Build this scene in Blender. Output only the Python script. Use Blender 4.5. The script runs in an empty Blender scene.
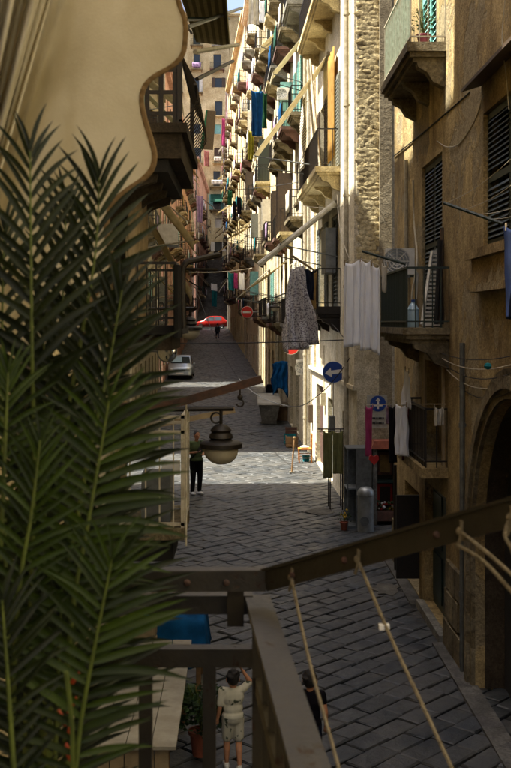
import bpy, bmesh, math, random
from math import sin, cos, pi, radians, sqrt, atan2
from mathutils import Vector, Matrix, Euler

# ------------------------------------------------------------------ scene, camera, sky, sun, exposure
SC = bpy.context.scene
COL = SC.collection
H = 4.57                      # eye height above the street
F, VX, VY = 1065.0, 243.0, 322.0

cam_d = bpy.data.cameras.new('camera')
cam = bpy.data.objects.new('camera', cam_d); COL.objects.link(cam)
cam.location = (0, 0, H); cam.rotation_euler = (pi/2, 0, 0)
cam_d.sensor_fit = 'AUTO'; cam_d.sensor_width = 36.0
cam_d.lens = F/768*36
cam_d.shift_x = (255.5-VX)/768; cam_d.shift_y = -(384-VY)/768
cam_d.clip_start = 0.05; cam_d.clip_end = 2000
cam_d.dof.use_dof = True; cam_d.dof.focus_distance = 22; cam_d.dof.aperture_fstop = 13
SC.camera = cam

SUN_EL, SUN_B = radians(64), radians(8)
TO_SUN = Vector((-cos(SUN_EL)*cos(SUN_B), -cos(SUN_EL)*sin(SUN_B), sin(SUN_EL)))
world = bpy.data.worlds.new('World'); SC.world = world; world.use_nodes = True
nt = world.node_tree; bg = nt.nodes['Background']
sky = nt.nodes.new('ShaderNodeTexSky'); sky.sky_type = 'NISHITA'; sky.sun_disc = False
sky.air_density = .7; sky.dust_density = 5.0; sky.ozone_density = .5; sky.sun_elevation = SUN_EL; sky.sun_rotation = atan2(TO_SUN.x, TO_SUN.y)
nt.links.new(sky.outputs[0], bg.inputs[0]); bg.inputs[1].default_value = 0.09
sun_d = bpy.data.lights.new('sun', 'SUN'); sun_d.energy = 5.0; sun_d.angle = radians(0.5); sun_d.color = (1, .95, .83)
sun = bpy.data.objects.new('sun', sun_d); COL.objects.link(sun)
sun.rotation_euler = TO_SUN.to_track_quat('Z', 'Y').to_euler(); sun.location = (-20, 0, 40)
vs = SC.view_settings; vs.view_transform = 'Standard'; vs.look = 'None'; vs.gamma = 1; vs.exposure = 2.2
vs.use_curve_mapping = False
SC.cycles.use_denoising = True
SC.cycles.max_bounces = 7; SC.cycles.diffuse_bounces = 4; SC.cycles.caustics_reflective = False; SC.cycles.caustics_refractive = False

def P(px, py, d): return Vector(((px-VX)/F*d, d, H+(VY-py)/F*d))
RND = random.Random(7)

# ------------------------------------------------------------------ materials
def lin(c):
    if isinstance(c, str):
        c = [int(c[i:i+2], 16)/255 for i in (0, 2, 4)]
        c = [x/12.92 if x <= .04045 else ((x+.055)/1.055)**2.4 for x in c]
    return (c[0], c[1], c[2], 1)
MATS = {}
class NT:
    def __init__(s, name):
        s.m = bpy.data.materials.new(name); s.m.use_nodes = True; s.t = s.m.node_tree
        s.bsdf = s.t.nodes['Principled BSDF']; s.out = s.t.nodes['Material Output']
        MATS[name] = s.m
    def n(s, typ, **kw):
        nd = s.t.nodes.new(typ)
        for k, v in kw.items():
            if k.startswith('i_'): nd.inputs[k[2:].replace('_', ' ')].default_value = v
            else: setattr(nd, k, v)
        return nd
    def l(s, a, b): s.t.links.new(a, b)
    def pos(s, scale=(1, 1, 1)):
        g = s.n('ShaderNodeNewGeometry'); mp = s.n('ShaderNodeMapping'); mp.inputs['Scale'].default_value = scale
        s.l(g.outputs['Position'], mp.inputs['Vector']); return mp.outputs[0]
    def noise(s, scale, detail=5, rough=.55, vec=None, dist=0):
        nd = s.n('ShaderNodeTexNoise'); nd.inputs['Scale'].default_value = scale; nd.inputs['Detail'].default_value = detail
        nd.inputs['Roughness'].default_value = rough; nd.inputs['Distortion'].default_value = dist
        s.l(vec if vec is not None else s.pos(), nd.inputs['Vector']); return nd.outputs['Fac']
    def ramp(s, fac, p0, p1, c0=(0, 0, 0, 1), c1=(1, 1, 1, 1)):
        r = s.n('ShaderNodeValToRGB'); r.color_ramp.elements[0].position = p0; r.color_ramp.elements[1].position = p1
        r.color_ramp.elements[0].color = c0; r.color_ramp.elements[1].color = c1
        s.l(fac, r.inputs[0]); return r.outputs[0]
    def mix(s, fac, a, b, mode='MIX'):
        m = s.n('ShaderNodeMix', data_type='RGBA', blend_type=mode)
        for i, v in ((0, fac), (6, a), (7, b)):
            if hasattr(v, 'links'): s.l(v, m.inputs[i])
            else: m.inputs[i].default_value = v
        return m.outputs[2]
    def math(s, op, a, b=0.0):
        m = s.n('ShaderNodeMath', operation=op)
        for i, v in ((0, a), (1, b)):
            if hasattr(v, 'links'): s.l(v, m.inputs[i])
            else: m.inputs[i].default_value = v
        return m.outputs[0]
    def bump(s, h, strength, dist=.02):
        b = s.n('ShaderNodeBump'); b.inputs['Strength'].default_value = strength; b.inputs['Distance'].default_value = dist
        s.l(h, b.inputs['Height']); s.l(b.outputs[0], s.bsdf.inputs['Normal'])
    def fin(s, col, rough=.8, metal=0, spec=.5):
        if hasattr(col, 'links'): s.l(col, s.bsdf.inputs['Base Color'])
        else: s.bsdf.inputs['Base Color'].default_value = col
        if hasattr(rough, 'links'): s.l(rough, s.bsdf.inputs['Roughness'])
        else: s.bsdf.inputs['Roughness'].default_value = rough
        s.bsdf.inputs['Metallic'].default_value = metal; s.bsdf.inputs['Specular IOR Level'].default_value = spec
        return s.m

def plaster(name, base, dark, patch, patch_at=.62, grain=35, bump=.5, streak=.6, scale=.7):
    s = NT(name); base, dark, patch = lin(base), lin(dark), lin(patch)
    big = s.noise(scale, 8, .62)
    c = s.mix(s.ramp(big, .35, .68), base, dark)
    st = s.noise(1.0, 6, .6, s.pos((2.2, 2.2, .28)))
    c = s.mix(s.math('MULTIPLY', s.ramp(st, .48, .75), streak), c, dark)
    pm = s.ramp(s.noise(scale*1.3, 9, .6, None, .4), patch_at, patch_at+.03)
    c = s.mix(pm, c, patch)
    fine = s.noise(grain, 6, .7)
    c = s.mix(.55, c, s.ramp(fine, .39, .62, (.34, .33, .31, 1), (1.3, 1.3, 1.3, 1)), 'MULTIPLY')
    c = s.mix(.5, c, s.ramp(s.noise(7, 7, .7), .4, .62, (.55, .52, .48, 1), (1.2, 1.2, 1.2, 1)), 'MULTIPLY')
    h = s.math('SUBTRACT', s.math('ADD', s.math('MULTIPLY', fine, .5), s.math('MULTIPLY', s.noise(6, 6, .6), .8)), s.math('MULTIPLY', pm, .4))
    s.bump(h, bump, .03)
    return s.fin(c, .9, 0, .25)

def plain(name, c, rough=.6, metal=0, var=.35, scale=12, bump=.15, c2=None, spec=.5):
    s = NT(name); b = lin(c); d = lin(c2) if c2 else tuple(x*(1-var) for x in b[:3])+(1,)
    nz = s.noise(scale, 6, .65)
    col = s.mix(s.ramp(nz, .35, .7), b, d)
    if bump: s.bump(s.noise(scale*4, 4, .6), bump, .01)
    return s.fin(col, rough, metal, spec)

def cloth_mat(name, c, c2=None, trans=.3, weave=160, pattern=None):
    s = NT(name); b = lin(c); d = lin(c2) if c2 else tuple(x*.78 for x in b[:3])+(1,)
    col = s.mix(s.ramp(s.noise(5, 6, .6), .35, .7), b, d)
    if pattern:
        kind, pc, sc_, th = pattern
        if kind == 'spots':
            v = s.n('ShaderNodeTexVoronoi'); v.inputs['Scale'].default_value = sc_; s.l(s.pos(), v.inputs['Vector'])
            col = s.mix(s.ramp(v.outputs['Distance'], th, th+.06, (1, 1, 1, 1), (0, 0, 0, 1)), col, lin(pc))
        elif kind == 'noise':
            col = s.mix(s.ramp(s.noise(sc_, 3, .5), th, th+.04), col, lin(pc))
    s.fin(col, .95, 0, .1)
    s.bump(s.noise(weave, 2, .5), .2, .004)
    tr = s.n('ShaderNodeBsdfTranslucent'); s.l(col, tr.inputs[0])
    mx = s.n('ShaderNodeMixShader'); mx.inputs[0].default_value = trans
    s.l(s.bsdf.outputs[0], mx.inputs[1]); s.l(tr.outputs[0], mx.inputs[2]); s.l(mx.outputs[0], s.out.inputs['Surface'])
    return s.m

def striped(name, c1, c2, scale, axis, trans=.3, duty=.5):
    s = NT(name); w = s.n('ShaderNodeTexWave', wave_type='BANDS', bands_direction=axis); w.inputs['Scale'].default_value = scale
    s.l(s.pos(), w.inputs['Vector'])
    col = s.mix(s.ramp(w.outputs['Fac'], duty-.04, duty+.04), lin(c1), lin(c2))
    col = s.mix(.4, col, s.ramp(s.noise(8, 6), .3, .7, (.6, .6, .6, 1), (1.1, 1.1, 1.1, 1)), 'MULTIPLY')
    s.fin(col, .95, 0, .1)
    tr = s.n('ShaderNodeBsdfTranslucent'); s.l(col, tr.inputs[0])
    mx = s.n('ShaderNodeMixShader'); mx.inputs[0].default_value = trans
    s.l(s.bsdf.outputs[0], mx.inputs[1]); s.l(tr.outputs[0], mx.inputs[2]); s.l(mx.outputs[0], s.out.inputs['Surface'])
    return s.m

def rusty(name, c, c2, rust, at=.6):
    s = NT(name); col = s.mix(s.ramp(s.noise(9, 6, .65), .35, .7), lin(c), lin(c2))
    m = s.ramp(s.noise(22, 8, .7, None, .5), at, at+.04); col = s.mix(m, col, lin(rust))
    s.bump(s.math('SUBTRACT', s.noise(70, 4, .6), s.math('MULTIPLY', m, .8)), .35, .004)
    return s.fin(col, s.math('ADD', s.math('MULTIPLY', m, .35), .48), 0, .35)
def make_materials():
    plaster('tan_plaster', 'c9b27e', '6e5a36', '9a8c6c', .54, 30, 1.4, .9, .6)
    plaster('cream_plaster', 'dccfa4', 'a89468', 'c3ae80', .64, 30, .5, .5, .6)
    plaster('white_plaster', 'e6dfc8', 'b9ab88', 'cfc09a', .66, 30, .4, .5, .6)
    plaster('buff_plaster', 'dccda6', 'a89672', 'c6b591', .6, 30, .5, .6, .5)
    plaster('yellow_plaster', 'dcc68a', 'ab9058', 'cdbb94', .63, 30, .5, .5, .5)
    plaster('pink_plaster', 'd3a892', 'a37a66', 'cdb8a2', .62, 30, .4, .5, .5)
    plaster('lilac_plaster', 'c9c2c4', '98908f', 'b7aca0', .62, 30, .4, .5, .5)
    plaster('grey_plaster', 'a59a80', '6f6450', '8b7f66', .58, 34, .6, .7, .6)
    plaster('rough_stone', 'd8c99e', 'a8976c', 'bfae82', .6, 14, .5, .3, 1.4)
    plaster('old_stone', '8f8468', '554b38', '6f6348', .55, 22, .9, .6, 1.2)
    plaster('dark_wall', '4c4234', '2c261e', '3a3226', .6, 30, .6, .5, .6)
    plaster('concrete', '8f8d83', '5d5b54', '76746a', .6, 30, .4, .4, 1.5)
    plaster('cement_patch', '6f6c62', '46443e', '5a574e', .58, 24, .5, .2, 3)
    plaster('wet_kerb', '6e6c66', '3c3b38', '545250', .55, 30, .5, .2, 2)
    # basalt paving: each stone its own shade
    s = NT('basalt')
    g = s.n('ShaderNodeNewGeometry'); oi = s.n('ShaderNodeObjectInfo')
    rnd = s.math('FRACT', s.math('ADD', g.outputs['Random Per Island'], oi.outputs['Random']))
    c = s.ramp(rnd, 0, 1, lin((.013, .0165, .019)), lin((.042, .047, .049)))
    c = s.mix(s.ramp(s.noise(1.1, 7, .6), .38, .68), c, lin((.072, .069, .060)))
    c = s.mix(s.math('MULTIPLY', s.ramp(s.noise(9, 7, .7), .5, .72), .7), c, lin((.014, .0145, .016)))
    fine = s.noise(38, 5, .7)
    h = s.math('ADD', s.math('MULTIPLY', fine, .35), s.noise(8, 5, .6))
    s.bump(h, .75, .02)
    s.fin(c, s.ramp(s.noise(5, 5, .6), .3, .7, (.32, .32, .32, 1), (.62, .62, .62, 1)), 0, .5)
    plain('joint_dirt', '15130f', .95, scale=20, bump=.5)
    plain('iron_black', '14140f', .55, .3, scale=30, c2='2c2017')
    rusty('rail_paint', '332e24', '211d16', '301e13', .60)
    plain('green_paint', '12251e', .55, scale=20, c2='1f2c22')
    plain('shutter_green', '1c2a22', .6, scale=14, c2='2f3324')
    plain('shutter_brown', '4a3824', .65, scale=14, c2='2e2416')
    plain('shutter_grey', '76776c', .65, scale=14, c2='55564c')
    plain('door_green', '15302a', .5, scale=9, c2='0d1f1c')
    plain('turquoise_paint', '7fb5ab', .6, scale=9, c2='5b8c86')
    plain('rust', '4e3224', .8, .1, scale=9, c2='2c2019', bump=.4)
    plain('rust_red', '66463a', .85, scale=12, c2='46342a', bump=.3)
    plain('beige_metal', 'c6bfab', .6, .0, scale=8, c2='8f8670', bump=.1)
    plain('pale_pipe', 'a9a18c', .6, scale=10, c2='7f7660')
    plain('grey_metal', '6b6f6e', .45, .4, scale=8, c2='4b4e4d', bump=.05)
    plain('zinc', '8d9190', .4, .5, scale=6, c2='6d706e', bump=.1)
    plain('white_paint', 'd8d4c6', .6, scale=8, c2='b3ad9a', bump=.08)
    plain('white_plastic', 'd9d6cb', .45, scale=6, c2='c1bdb0', bump=.03)
    cloth_mat('lamp_glass', 'ece6d4', 'd8d0b8', .5, 20)
    plain('lamp_iron', '1f1e1a', .5, .4, scale=25, c2='332a20')
    plain('wood', '8a6a42', .75, scale=5, c2='5b4228', bump=.3)
    plain('pale_wood', 'a59373', .8, scale=4, c2='7c6c52', bump=.3)
    plain('grey_board', 'a39f92', .75, scale=3, c2='7f796b', bump=.2)
    plain('orange_wood', 'c47b2c', .55, scale=8, c2='94571c', bump=.1)
    plain('terracotta', '8c4b33', .85, scale=9, c2='66321f')
    plain('rubber', '141414', .8, bump=.1)
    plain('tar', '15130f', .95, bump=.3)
    plain('cable_black', '12110f', .7, bump=0)
    plain('cable_white', 'b9b09a', .7, bump=0)
    plain('rope', '96886a', .9, scale=90, c2='65583f', bump=.9)
    plain('sign_blue', '123f8c', .4, scale=3, var=.15, bump=0)
    plain('sign_red', 'c8281f', .4, scale=3, var=.15, bump=0)
    plain('sign_white', 'e2e0da', .4, scale=4, var=.12, bump=0); plain('notice_white', 'a9a698', .6, scale=9, var=.35, bump=0)
    plain('ink', '2b2b2b', .7, bump=0)
    plain('red_paint', 'b01c18', .5, var=.2, bump=0)
    plain('car_red', '8e1d16', .25, .0, var=.08, scale=2, bump=0)
    plain('car_silver', 'b4bcc2', .28, .5, var=.08, scale=2, bump=0)
    plain('chrome', 'c8c8c8', .2, 1, bump=0)
    plain('skin', 'b07a58', .6, var=.12, scale=20, bump=.03)
    plain('skin_light', 'c08a68', .6, var=.12, scale=20, bump=.03)
    plain('hair_dark', '120d0a', .6, var=.3, scale=90, bump=.6)
    plain('shoe_white', 'd0cec8', .6, var=.1, bump=.05)
    plain('water_plastic', '9cb6c4', .15, var=.15, bump=0)
    plain('clay_pink', 'a8586a', .7, bump=.05)
    s = NT('window_glass'); s.fin((.018, .022, .024, 1), .08, 0, .5)
    s = NT('car_glass'); s.fin((.03, .04, .045, 1), .05, 0, .6)
    s = NT('headlight'); s.fin((.7, .72, .72, 1), .1, 0, .6)
    s = NT('mirror_glass'); s.fin((.75, .78, .78, 1), .06, 1)
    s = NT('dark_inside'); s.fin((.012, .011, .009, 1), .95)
    cloth_mat('canvas', 'e6e0cf', 'd0c8b0', .55, 160, ('noise', 'bdb294', 2.6, .60))
    cloth_mat('canvas_hem', '8c7350', '6d573a', .1)
    cloth_mat('awning_tan', 'c4b48c', 'a3946c', .4)
    cloth_mat('awning_cream', 'd6cdb2', 'b7ac8c', .4)
    cloth_mat('awning_white', 'd9d6ca', 'b9b4a2', .3)
    cloth_mat('awning_green', '31594a', '234538', .2)
    cloth_mat('awning_orange', 'b08a4c', '8c6c38', .3)
    striped('awning_stripe', '8d8462', '6a6246', 2.6, 'X', .45)
    striped('chevron', 'd9d2bf', '6c6455', 3.2, 'Z', .2)
    cloth_mat('linen_white', 'f7f8fb', 'eceff6', .3)
    cloth_mat('linen_cream', 'd8d2c2', 'bcb5a4', .3)
    cloth_mat('cotton_blue', '1d4f7c', '163c60', .2)
    cloth_mat('cotton_teal', '2a7d84', '1d5c62', .2)
    cloth_mat('cotton_green', '2c5a3c', '1e422c', .2)
    cloth_mat('cotton_olive', 'a79b34', '837a28', .2)
    cloth_mat('cotton_pink', 'b2477c', '8e355f', .2)
    cloth_mat('cotton_rose', 'c58a90', '9c676c', .2)
    cloth_mat('cotton_lilac', 'a58aa8', '86708a', .2)
    cloth_mat('cotton_black', '15131a', '0d0c10', .05)
    cloth_mat('cotton_maroon', '571c24', '3b1218', .1)
    cloth_mat('cotton_navy', '141c34', '0e1424', .05)
    cloth_mat('cotton_tan', '9a8052', '7a643e', .15)
    cloth_mat('moss_towel', '858558', '6b6c44', .2)
    cloth_mat('dress_print', 'eae6e2', 'dad4d0', .4, 160, ('noise', '8f878a', 30, .52))
    cloth_mat('child_tee', 'c9c7b6', 'b3b19f', .05, 160, ('noise', '4a5244', 15, .60))
    cloth_mat('shirt_green', '5c6a48', '4a563a', .05)
    cloth_mat('trouser_black', '141519', '0d0e10', 0)
    cloth_mat('jacket_grey', '3a3d40', '2a2c2e', 0)
    cloth_mat('tarp_blue', '1a5f98', '124672', .2, 40)
    # leaves
    for nm, a, b, tr in (('palm_dark', (.016, .024, .004, 1), (.005, .009, .002, 1), .3),
                         ('palm_bright', (.040, .070, .006, 1), (.012, .022, .003, 1), .4),
                         ('pot_leaf', (.04, .08, .025, 1), (.025, .05, .02, 1), .25)):
        s = NT(nm); oi = s.n('ShaderNodeObjectInfo')
        c = s.mix(oi.outputs['Random'], a, b)
        c = s.mix(.5, c, s.ramp(s.noise(60, 3), .3, .7, (.7, .7, .7, 1), (1.2, 1.2, 1.2, 1)), 'MULTIPLY')
        s.fin(c, .5, 0, .3)
        t = s.n('ShaderNodeBsdfTranslucent'); s.l(c, t.inputs[0]); mx = s.n('ShaderNodeMixShader'); mx.inputs[0].default_value = tr
        s.l(s.bsdf.outputs[0], mx.inputs[1]); s.l(t.outputs[0], mx.inputs[2]); s.l(mx.outputs[0], s.out.inputs['Surface'])
    plain('palm_stem', '56621f', .6, scale=30, c2='3a4416')
    plain('bract_orange', 'c8481a', .5, var=.3)
    plain('flower_yellow', 'c9a52c', .7); plain('flower_white', 'd8d4cc', .7); plain('flower_red', 'a82a24', .7)
    plain('hill_green', '5a6638', .9, scale=2, c2='3e4a28')
make_materials()

# ------------------------------------------------------------------ mesh helpers
WLOC = {}
class MB:
    def __init__(s): s.v = []; s.f = []
    def add(s, vs, fs):
        o = len(s.v); s.v += [tuple(p) for p in vs]; s.f += [tuple(i+o for i in f) for f in fs]; return s
    HEX = [(0, 1, 2, 3), (7, 6, 5, 4), (0, 4, 5, 1), (1, 5, 6, 2), (2, 6, 7, 3), (3, 7, 4, 0)]
    def hexa(s, p): return s.add(p, MB.HEX)
    def box(s, x0, x1, y0, y1, z0, z1):
        return s.hexa([(x0, y0, z0), (x1, y0, z0), (x1, y1, z0), (x0, y1, z0), (x0, y0, z1), (x1, y0, z1), (x1, y1, z1), (x0, y1, z1)])
    def wbox(s, W, a0, a1, b0, b1, z0, z1):
        return s.hexa([W.at(a0, b0, z0), W.at(a1, b0, z0), W.at(a1, b1, z0), W.at(a0, b1, z0), W.at(a0, b0, z1), W.at(a1, b0, z1), W.at(a1, b1, z1), W.at(a0, b1, z1)])
    def bar(s, p, q, w, h=None, up=(0, 0, 1)):
        p, q = Vector(p), Vector(q); h = h or w; d = (q-p).normalized(); up = Vector(up)
        if abs(d.dot(up)) > .98: up = Vector((0, 1, 0))
        x = d.cross(up).normalized()*w/2; z = x.cross(d).normalized()*h/2
        return s.hexa([p-x-z, p+x-z, p+x+z, p-x+z, q-x-z, q+x-z, q+x+z, q-x+z])
    def tube(s, pts, r, n=6, cap=True):
        pts = [Vector(p) for p in pts]; k = len(pts); rs = r if isinstance(r, (list, tuple)) else [r]*k
        prev = None; o = len(s.v)
        for i, p in enumerate(pts):
            d = (pts[min(i+1, k-1)]-pts[max(i-1, 0)]).normalized()
            if prev is None:
                ref = Vector((0, 0, 1)) if abs(d.z) < .9 else Vector((1, 0, 0)); x = d.cross(ref).normalized()
            else:
                x = prev-d*prev.dot(d); x = x.normalized() if x.length > 1e-6 else d.orthogonal().normalized()
            prev = x; y = d.cross(x)
            for j in range(n):
                t = 2*pi*j/n; s.v.append(tuple(p+(x*cos(t)+y*sin(t))*rs[i]))
        for i in range(k-1):
            for j in range(n):
                a = o+i*n+j; b = o+i*n+(j+1) % n; s.f.append((a, b, b+n, a+n))
        if cap: s.f.append(tuple(o+j for j in range(n))); s.f.append(tuple(o+(k-1)*n+j for j in range(n)))
        return s
    def lathe(s, c, prof, n=20, skip=None, axis=None):
        c = Vector(c); o = len(s.v); k = len(prof)
        R = Vector((0, 0, 1)).rotation_difference(Vector(axis)).to_matrix() if axis is not None else Matrix.Identity(3)
        for (r, z) in prof:
            for j in range(n):
                t = 2*pi*j/n; s.v.append(tuple(c+R@Vector((r*cos(t), r*sin(t), z))))
        for i in range(k-1):
            for j in range(n):
                if skip and skip(i, j): continue
                a = o+i*n+j; b = o+i*n+(j+1) % n; s.f.append((a, b, b+n, a+n))
        return s
    def ball(s, c, r, n=10, m=6, R=None):
        c = Vector(c); r = r if isinstance(r, (tuple, list)) else (r, r, r); o = len(s.v)
        for i in range(m+1):
            ph = pi*i/m
            for j in range(n):
                t = 2*pi*j/n; q = Vector((r[0]*sin(ph)*cos(t), r[1]*sin(ph)*sin(t), r[2]*cos(ph)))
                s.v.append(tuple(c+(R@q if R else q)))
        for i in range(m):
            for j in range(n):
                a = o+i*n+j; b = o+i*n+(j+1) % n; s.f.append((a, a+n, b+n, b))
        return s
    def cap(s, p, q, r0, r1, n=8):
        p, q = Vector(p), Vector(q); d = (q-p).normalized()
        pts = []; rs = []
        for t in (-.98, -.7, -.35, 0): pts.append(p+d*r0*t); rs.append(r0*sqrt(max(.02, 1-t*t)))
        for t in (0, .35, .7, .98): pts.append(q+d*r1*t); rs.append(r1*sqrt(max(.02, 1-t*t)))
        return s.tube(pts, rs, n)
    def grid(s, fn, nu, nv):
        o = len(s.v)
        for i in range(nu+1):
            for j in range(nv+1): s.v.append(tuple(fn(i/nu, j/nv)))
        for i in range(nu):
            for j in range(nv):
                a = o+i*(nv+1)+j; s.f.append((a, a+nv+1, a+nv+2, a+1))
        return s
    def prism(s, poly, off):
        off = Vector(off); n = len(poly); o = len(s.v)
        s.v += [tuple(p) for p in poly]+[tuple(Vector(p)+off) for p in poly]
        s.f.append(tuple(o+i for i in range(n))); s.f.append(tuple(o+n+i for i in reversed(range(n))))
        for i in range(n): s.f.append((o+i, o+(i+1) % n, o+n+(i+1) % n, o+n+i))
        return s
    def mesh(s, name, mat, smooth=False, recalc=True, merge=False):
        me = bpy.data.meshes.new(name); me.from_pydata(s.v, [], s.f)
        if recalc or merge:
            bm = bmesh.new(); bm.from_mesh(me)
            if merge: bmesh.ops.remove_doubles(bm, verts=bm.verts, dist=1e-5)
            if recalc: bmesh.ops.recalc_face_normals(bm, faces=bm.faces)
            bm.to_mesh(me); bm.free()
        me.materials.append(MATS[mat])
        if smooth:
            me.shade_smooth()
            if smooth != 'all': me.set_sharp_from_angle(angle=radians(40))
        return me
    def build(s, name, mat, parent=None, smooth=False, solid=0, recalc=True):
        o = link(name, s.mesh(name, mat, smooth, recalc), parent)
        if solid:
            md = o.modifiers.new('thickness', 'SOLIDIFY'); md.thickness = solid; md.offset = 0
        return o

def link(name, data, parent=None, loc=None):
    """link an object whose mesh is in world coordinates (or at world loc) under parent"""
    o = bpy.data.objects.new(name, data); COL.objects.link(o)
    w = Vector(loc) if loc is not None else Vector((0, 0, 0))
    if parent is not None:
        o.parent = parent; o.location = w-WLOC[parent.name]
    else: o.location = w
    WLOC[o.name] = w
    return o
def thing(name, label, cat, loc, group=None):
    o = link(name, None, None, loc); o.empty_display_size = .2
    return tag(o, label, cat, group)
def tag(o, label, cat, group=None):
    o['label'] = label; o['category'] = cat
    if group: o['group'] = group
    return o
def structure(o): o['kind'] = 'structure'; return o
def stuff(o): o['kind'] = 'stuff'; return o
def put(name, me, parent, M4):
    """a shared mesh under a parent whose world transform is a translation"""
    o = bpy.data.objects.new(name, me); COL.objects.link(o)
    w = M4.to_translation(); WLOC[o.name] = w
    if parent is not None:
        o.parent = parent; M4 = Matrix.Translation(-WLOC[parent.name])@M4
    o.matrix_local = M4
    return o


class Wall:
    """a facade line: a runs along it away from the camera, b out into the street, z up"""
    def __init__(s, p0, p1, side):
        s.p0 = Vector((p0[0], p0[1], 0)); s.p1 = Vector((p1[0], p1[1], 0)); d = s.p1-s.p0
        s.L = d.length; s.u = d.normalized(); s.side = side
        s.n = Vector((-s.u.y, s.u.x, 0)) if side == 'R' else Vector((s.u.y, -s.u.x, 0))
    def at(s, a, b, z): q = s.p0+s.u*a+s.n*b; return Vector((q.x, q.y, z))
    def a(s, D): return (D-s.p0.y)/s.u.y
    def ang(s): return atan2(s.u.y, s.u.x)

def zg(D):
    """height of the street along its length"""
    K = [(-50, 0), (33, 0), (55, .42), (70, .80), (90, 1.55), (108, 2.75), (122, 3.8), (132, 3.8), (600, 3.8)]
    for (d0, z0), (d1, z1) in zip(K, K[1:]):
        if D <= d1: return z0+(z1-z0)*max(0, D-d0)/(d1-d0)
    return 3.8

# ------------------------------------------------------------------ facade parts
def facade(root, W, z0, z1, ops, mat, depth=8, name='wall'):
    """front wall with real openings and reveals, closed body behind"""
    m = MB(); L = W.L; T = .4
    As = sorted(set([0, L]+[x for o in ops for x in o[:2]])); Zs = sorted(set([z0, z1]+[x for o in ops for x in o[2:4]]))
    for a0, a1 in zip(As, As[1:]):
        for y0, y1 in zip(Zs, Zs[1:]):
            ca, cz = (a0+a1)/2, (y0+y1)/2
            if any(o[0] < ca < o[1] and o[2] < cz < o[3] for o in ops): continue
            m.add([W.at(a0, 0, y0), W.at(a1, 0, y0), W.at(a1, 0, y1), W.at(a0, 0, y1)], [(0, 1, 2, 3)])
    for (a0, a1, y0, y1) in [o[:4] for o in ops]:
        c = [(a0, y0), (a1, y0), (a1, y1), (a0, y1)]
        for i in range(4):
            p, q = c[i], c[(i+1) % 4]
            m.add([W.at(p[0], 0, p[1]), W.at(q[0], 0, q[1]), W.at(q[0], -T, q[1]), W.at(p[0], -T, p[1])], [(0, 1, 2, 3)])
    for a in (0, L): m.add([W.at(a, 0, z0), W.at(a, 0, z1), W.at(a, -T, z1), W.at(a, -T, z0)], [(0, 1, 2, 3)])
    m.add([W.at(0, 0, z1), W.at(L, 0, z1), W.at(L, -T, z1), W.at(0, -T, z1)], [(0, 1, 2, 3)])
    m.wbox(W, 0, L, -depth, -T, z0, z1)
    return m.build(name, mat, root, recalc=False)

BARS = {}
def unit_bar(mat, n=0):
    k = (mat, n)
    if k not in BARS: BARS[k] = MB().box(-.5, .5, -.5, .5, 0, 1).mesh('bar', mat) if not n else MB().lathe((0, 0, 0), [(0, 0), (.5, 0), (.5, 1), (0, 1)], n).mesh('bar', mat)
    return BARS[k]
def vbar(name, mat, parent, p, w, h, ang=0, n=0):
    return put(name, unit_bar(mat, n), parent, Matrix.Translation(p)@Matrix.Rotation(ang, 4, 'Z')@Matrix.Diagonal((w, w, h, 1)))

SLATS = {}
def shutters(root, W, a0, a1, z0, z1, mat, near, b=-.05, leaves=2, win=None):
    """louvred leaves filling an opening; near ones have every slat as its own piece"""
    st = .05; m = MB(); slats = MB(); w = (a1-a0)/leaves
    for k in range(leaves):
        l, r = a0+k*w+.008, a0+(k+1)*w-.008
        m.wbox(W, l, l+st, b-.04, b, z0+.01, z1-.01); m.wbox(W, r-st, r, b-.04, b, z0+.01, z1-.01)
        for z in (z0+.01, (z0+z1)/2-.04, z1-.09): m.wbox(W, l+st, r-st, b-.038, b-.002, z, z+.08)
        pit = .062 if near else .11; z = z0+.13
        while z < z1-.12:
            if abs(z-(z0+z1)/2) > .07:
                if near:
                    key = (mat, round(r-l-2*st, 3))
                    if key not in SLATS:
                        SLATS[key] = MB().hexa([(0, -.03, -.022), (key[1], -.03, -.022), (key[1], -.024, -.022), (0, -.024, -.022),
                                                (0, .0, .02), (key[1], .0, .02), (key[1], .006, .02), (0, .006, .02)]).mesh('slat', mat)
                    s = 1 if W.side == 'L' else -1
                    M4 = Matrix.Translation(W.at(l+st, b-.008, z))@Matrix(((W.u.x, W.n.x, 0, 0), (W.u.y, W.n.y, 0, 0), (0, 0, 1, 0), (0, 0, 0, 1)))@Matrix.Diagonal((1, -1, 1, 1))
                    put('slat', SLATS[key], win, M4)
                else:
                    p = [W.at(l+st, b-.032, z+.04), W.at(r-st, b-.032, z+.04), W.at(r-st, b-.004, z-.02), W.at(l+st, b-.004, z-.02)]
                    slats.add(p, [(0, 1, 2, 3)])
            z += pit
    sf = m.build('shutter_frame', mat, win)
    if slats.v: slats.build('shutter_louvres', mat, win, recalc=False)
    return sf

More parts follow.
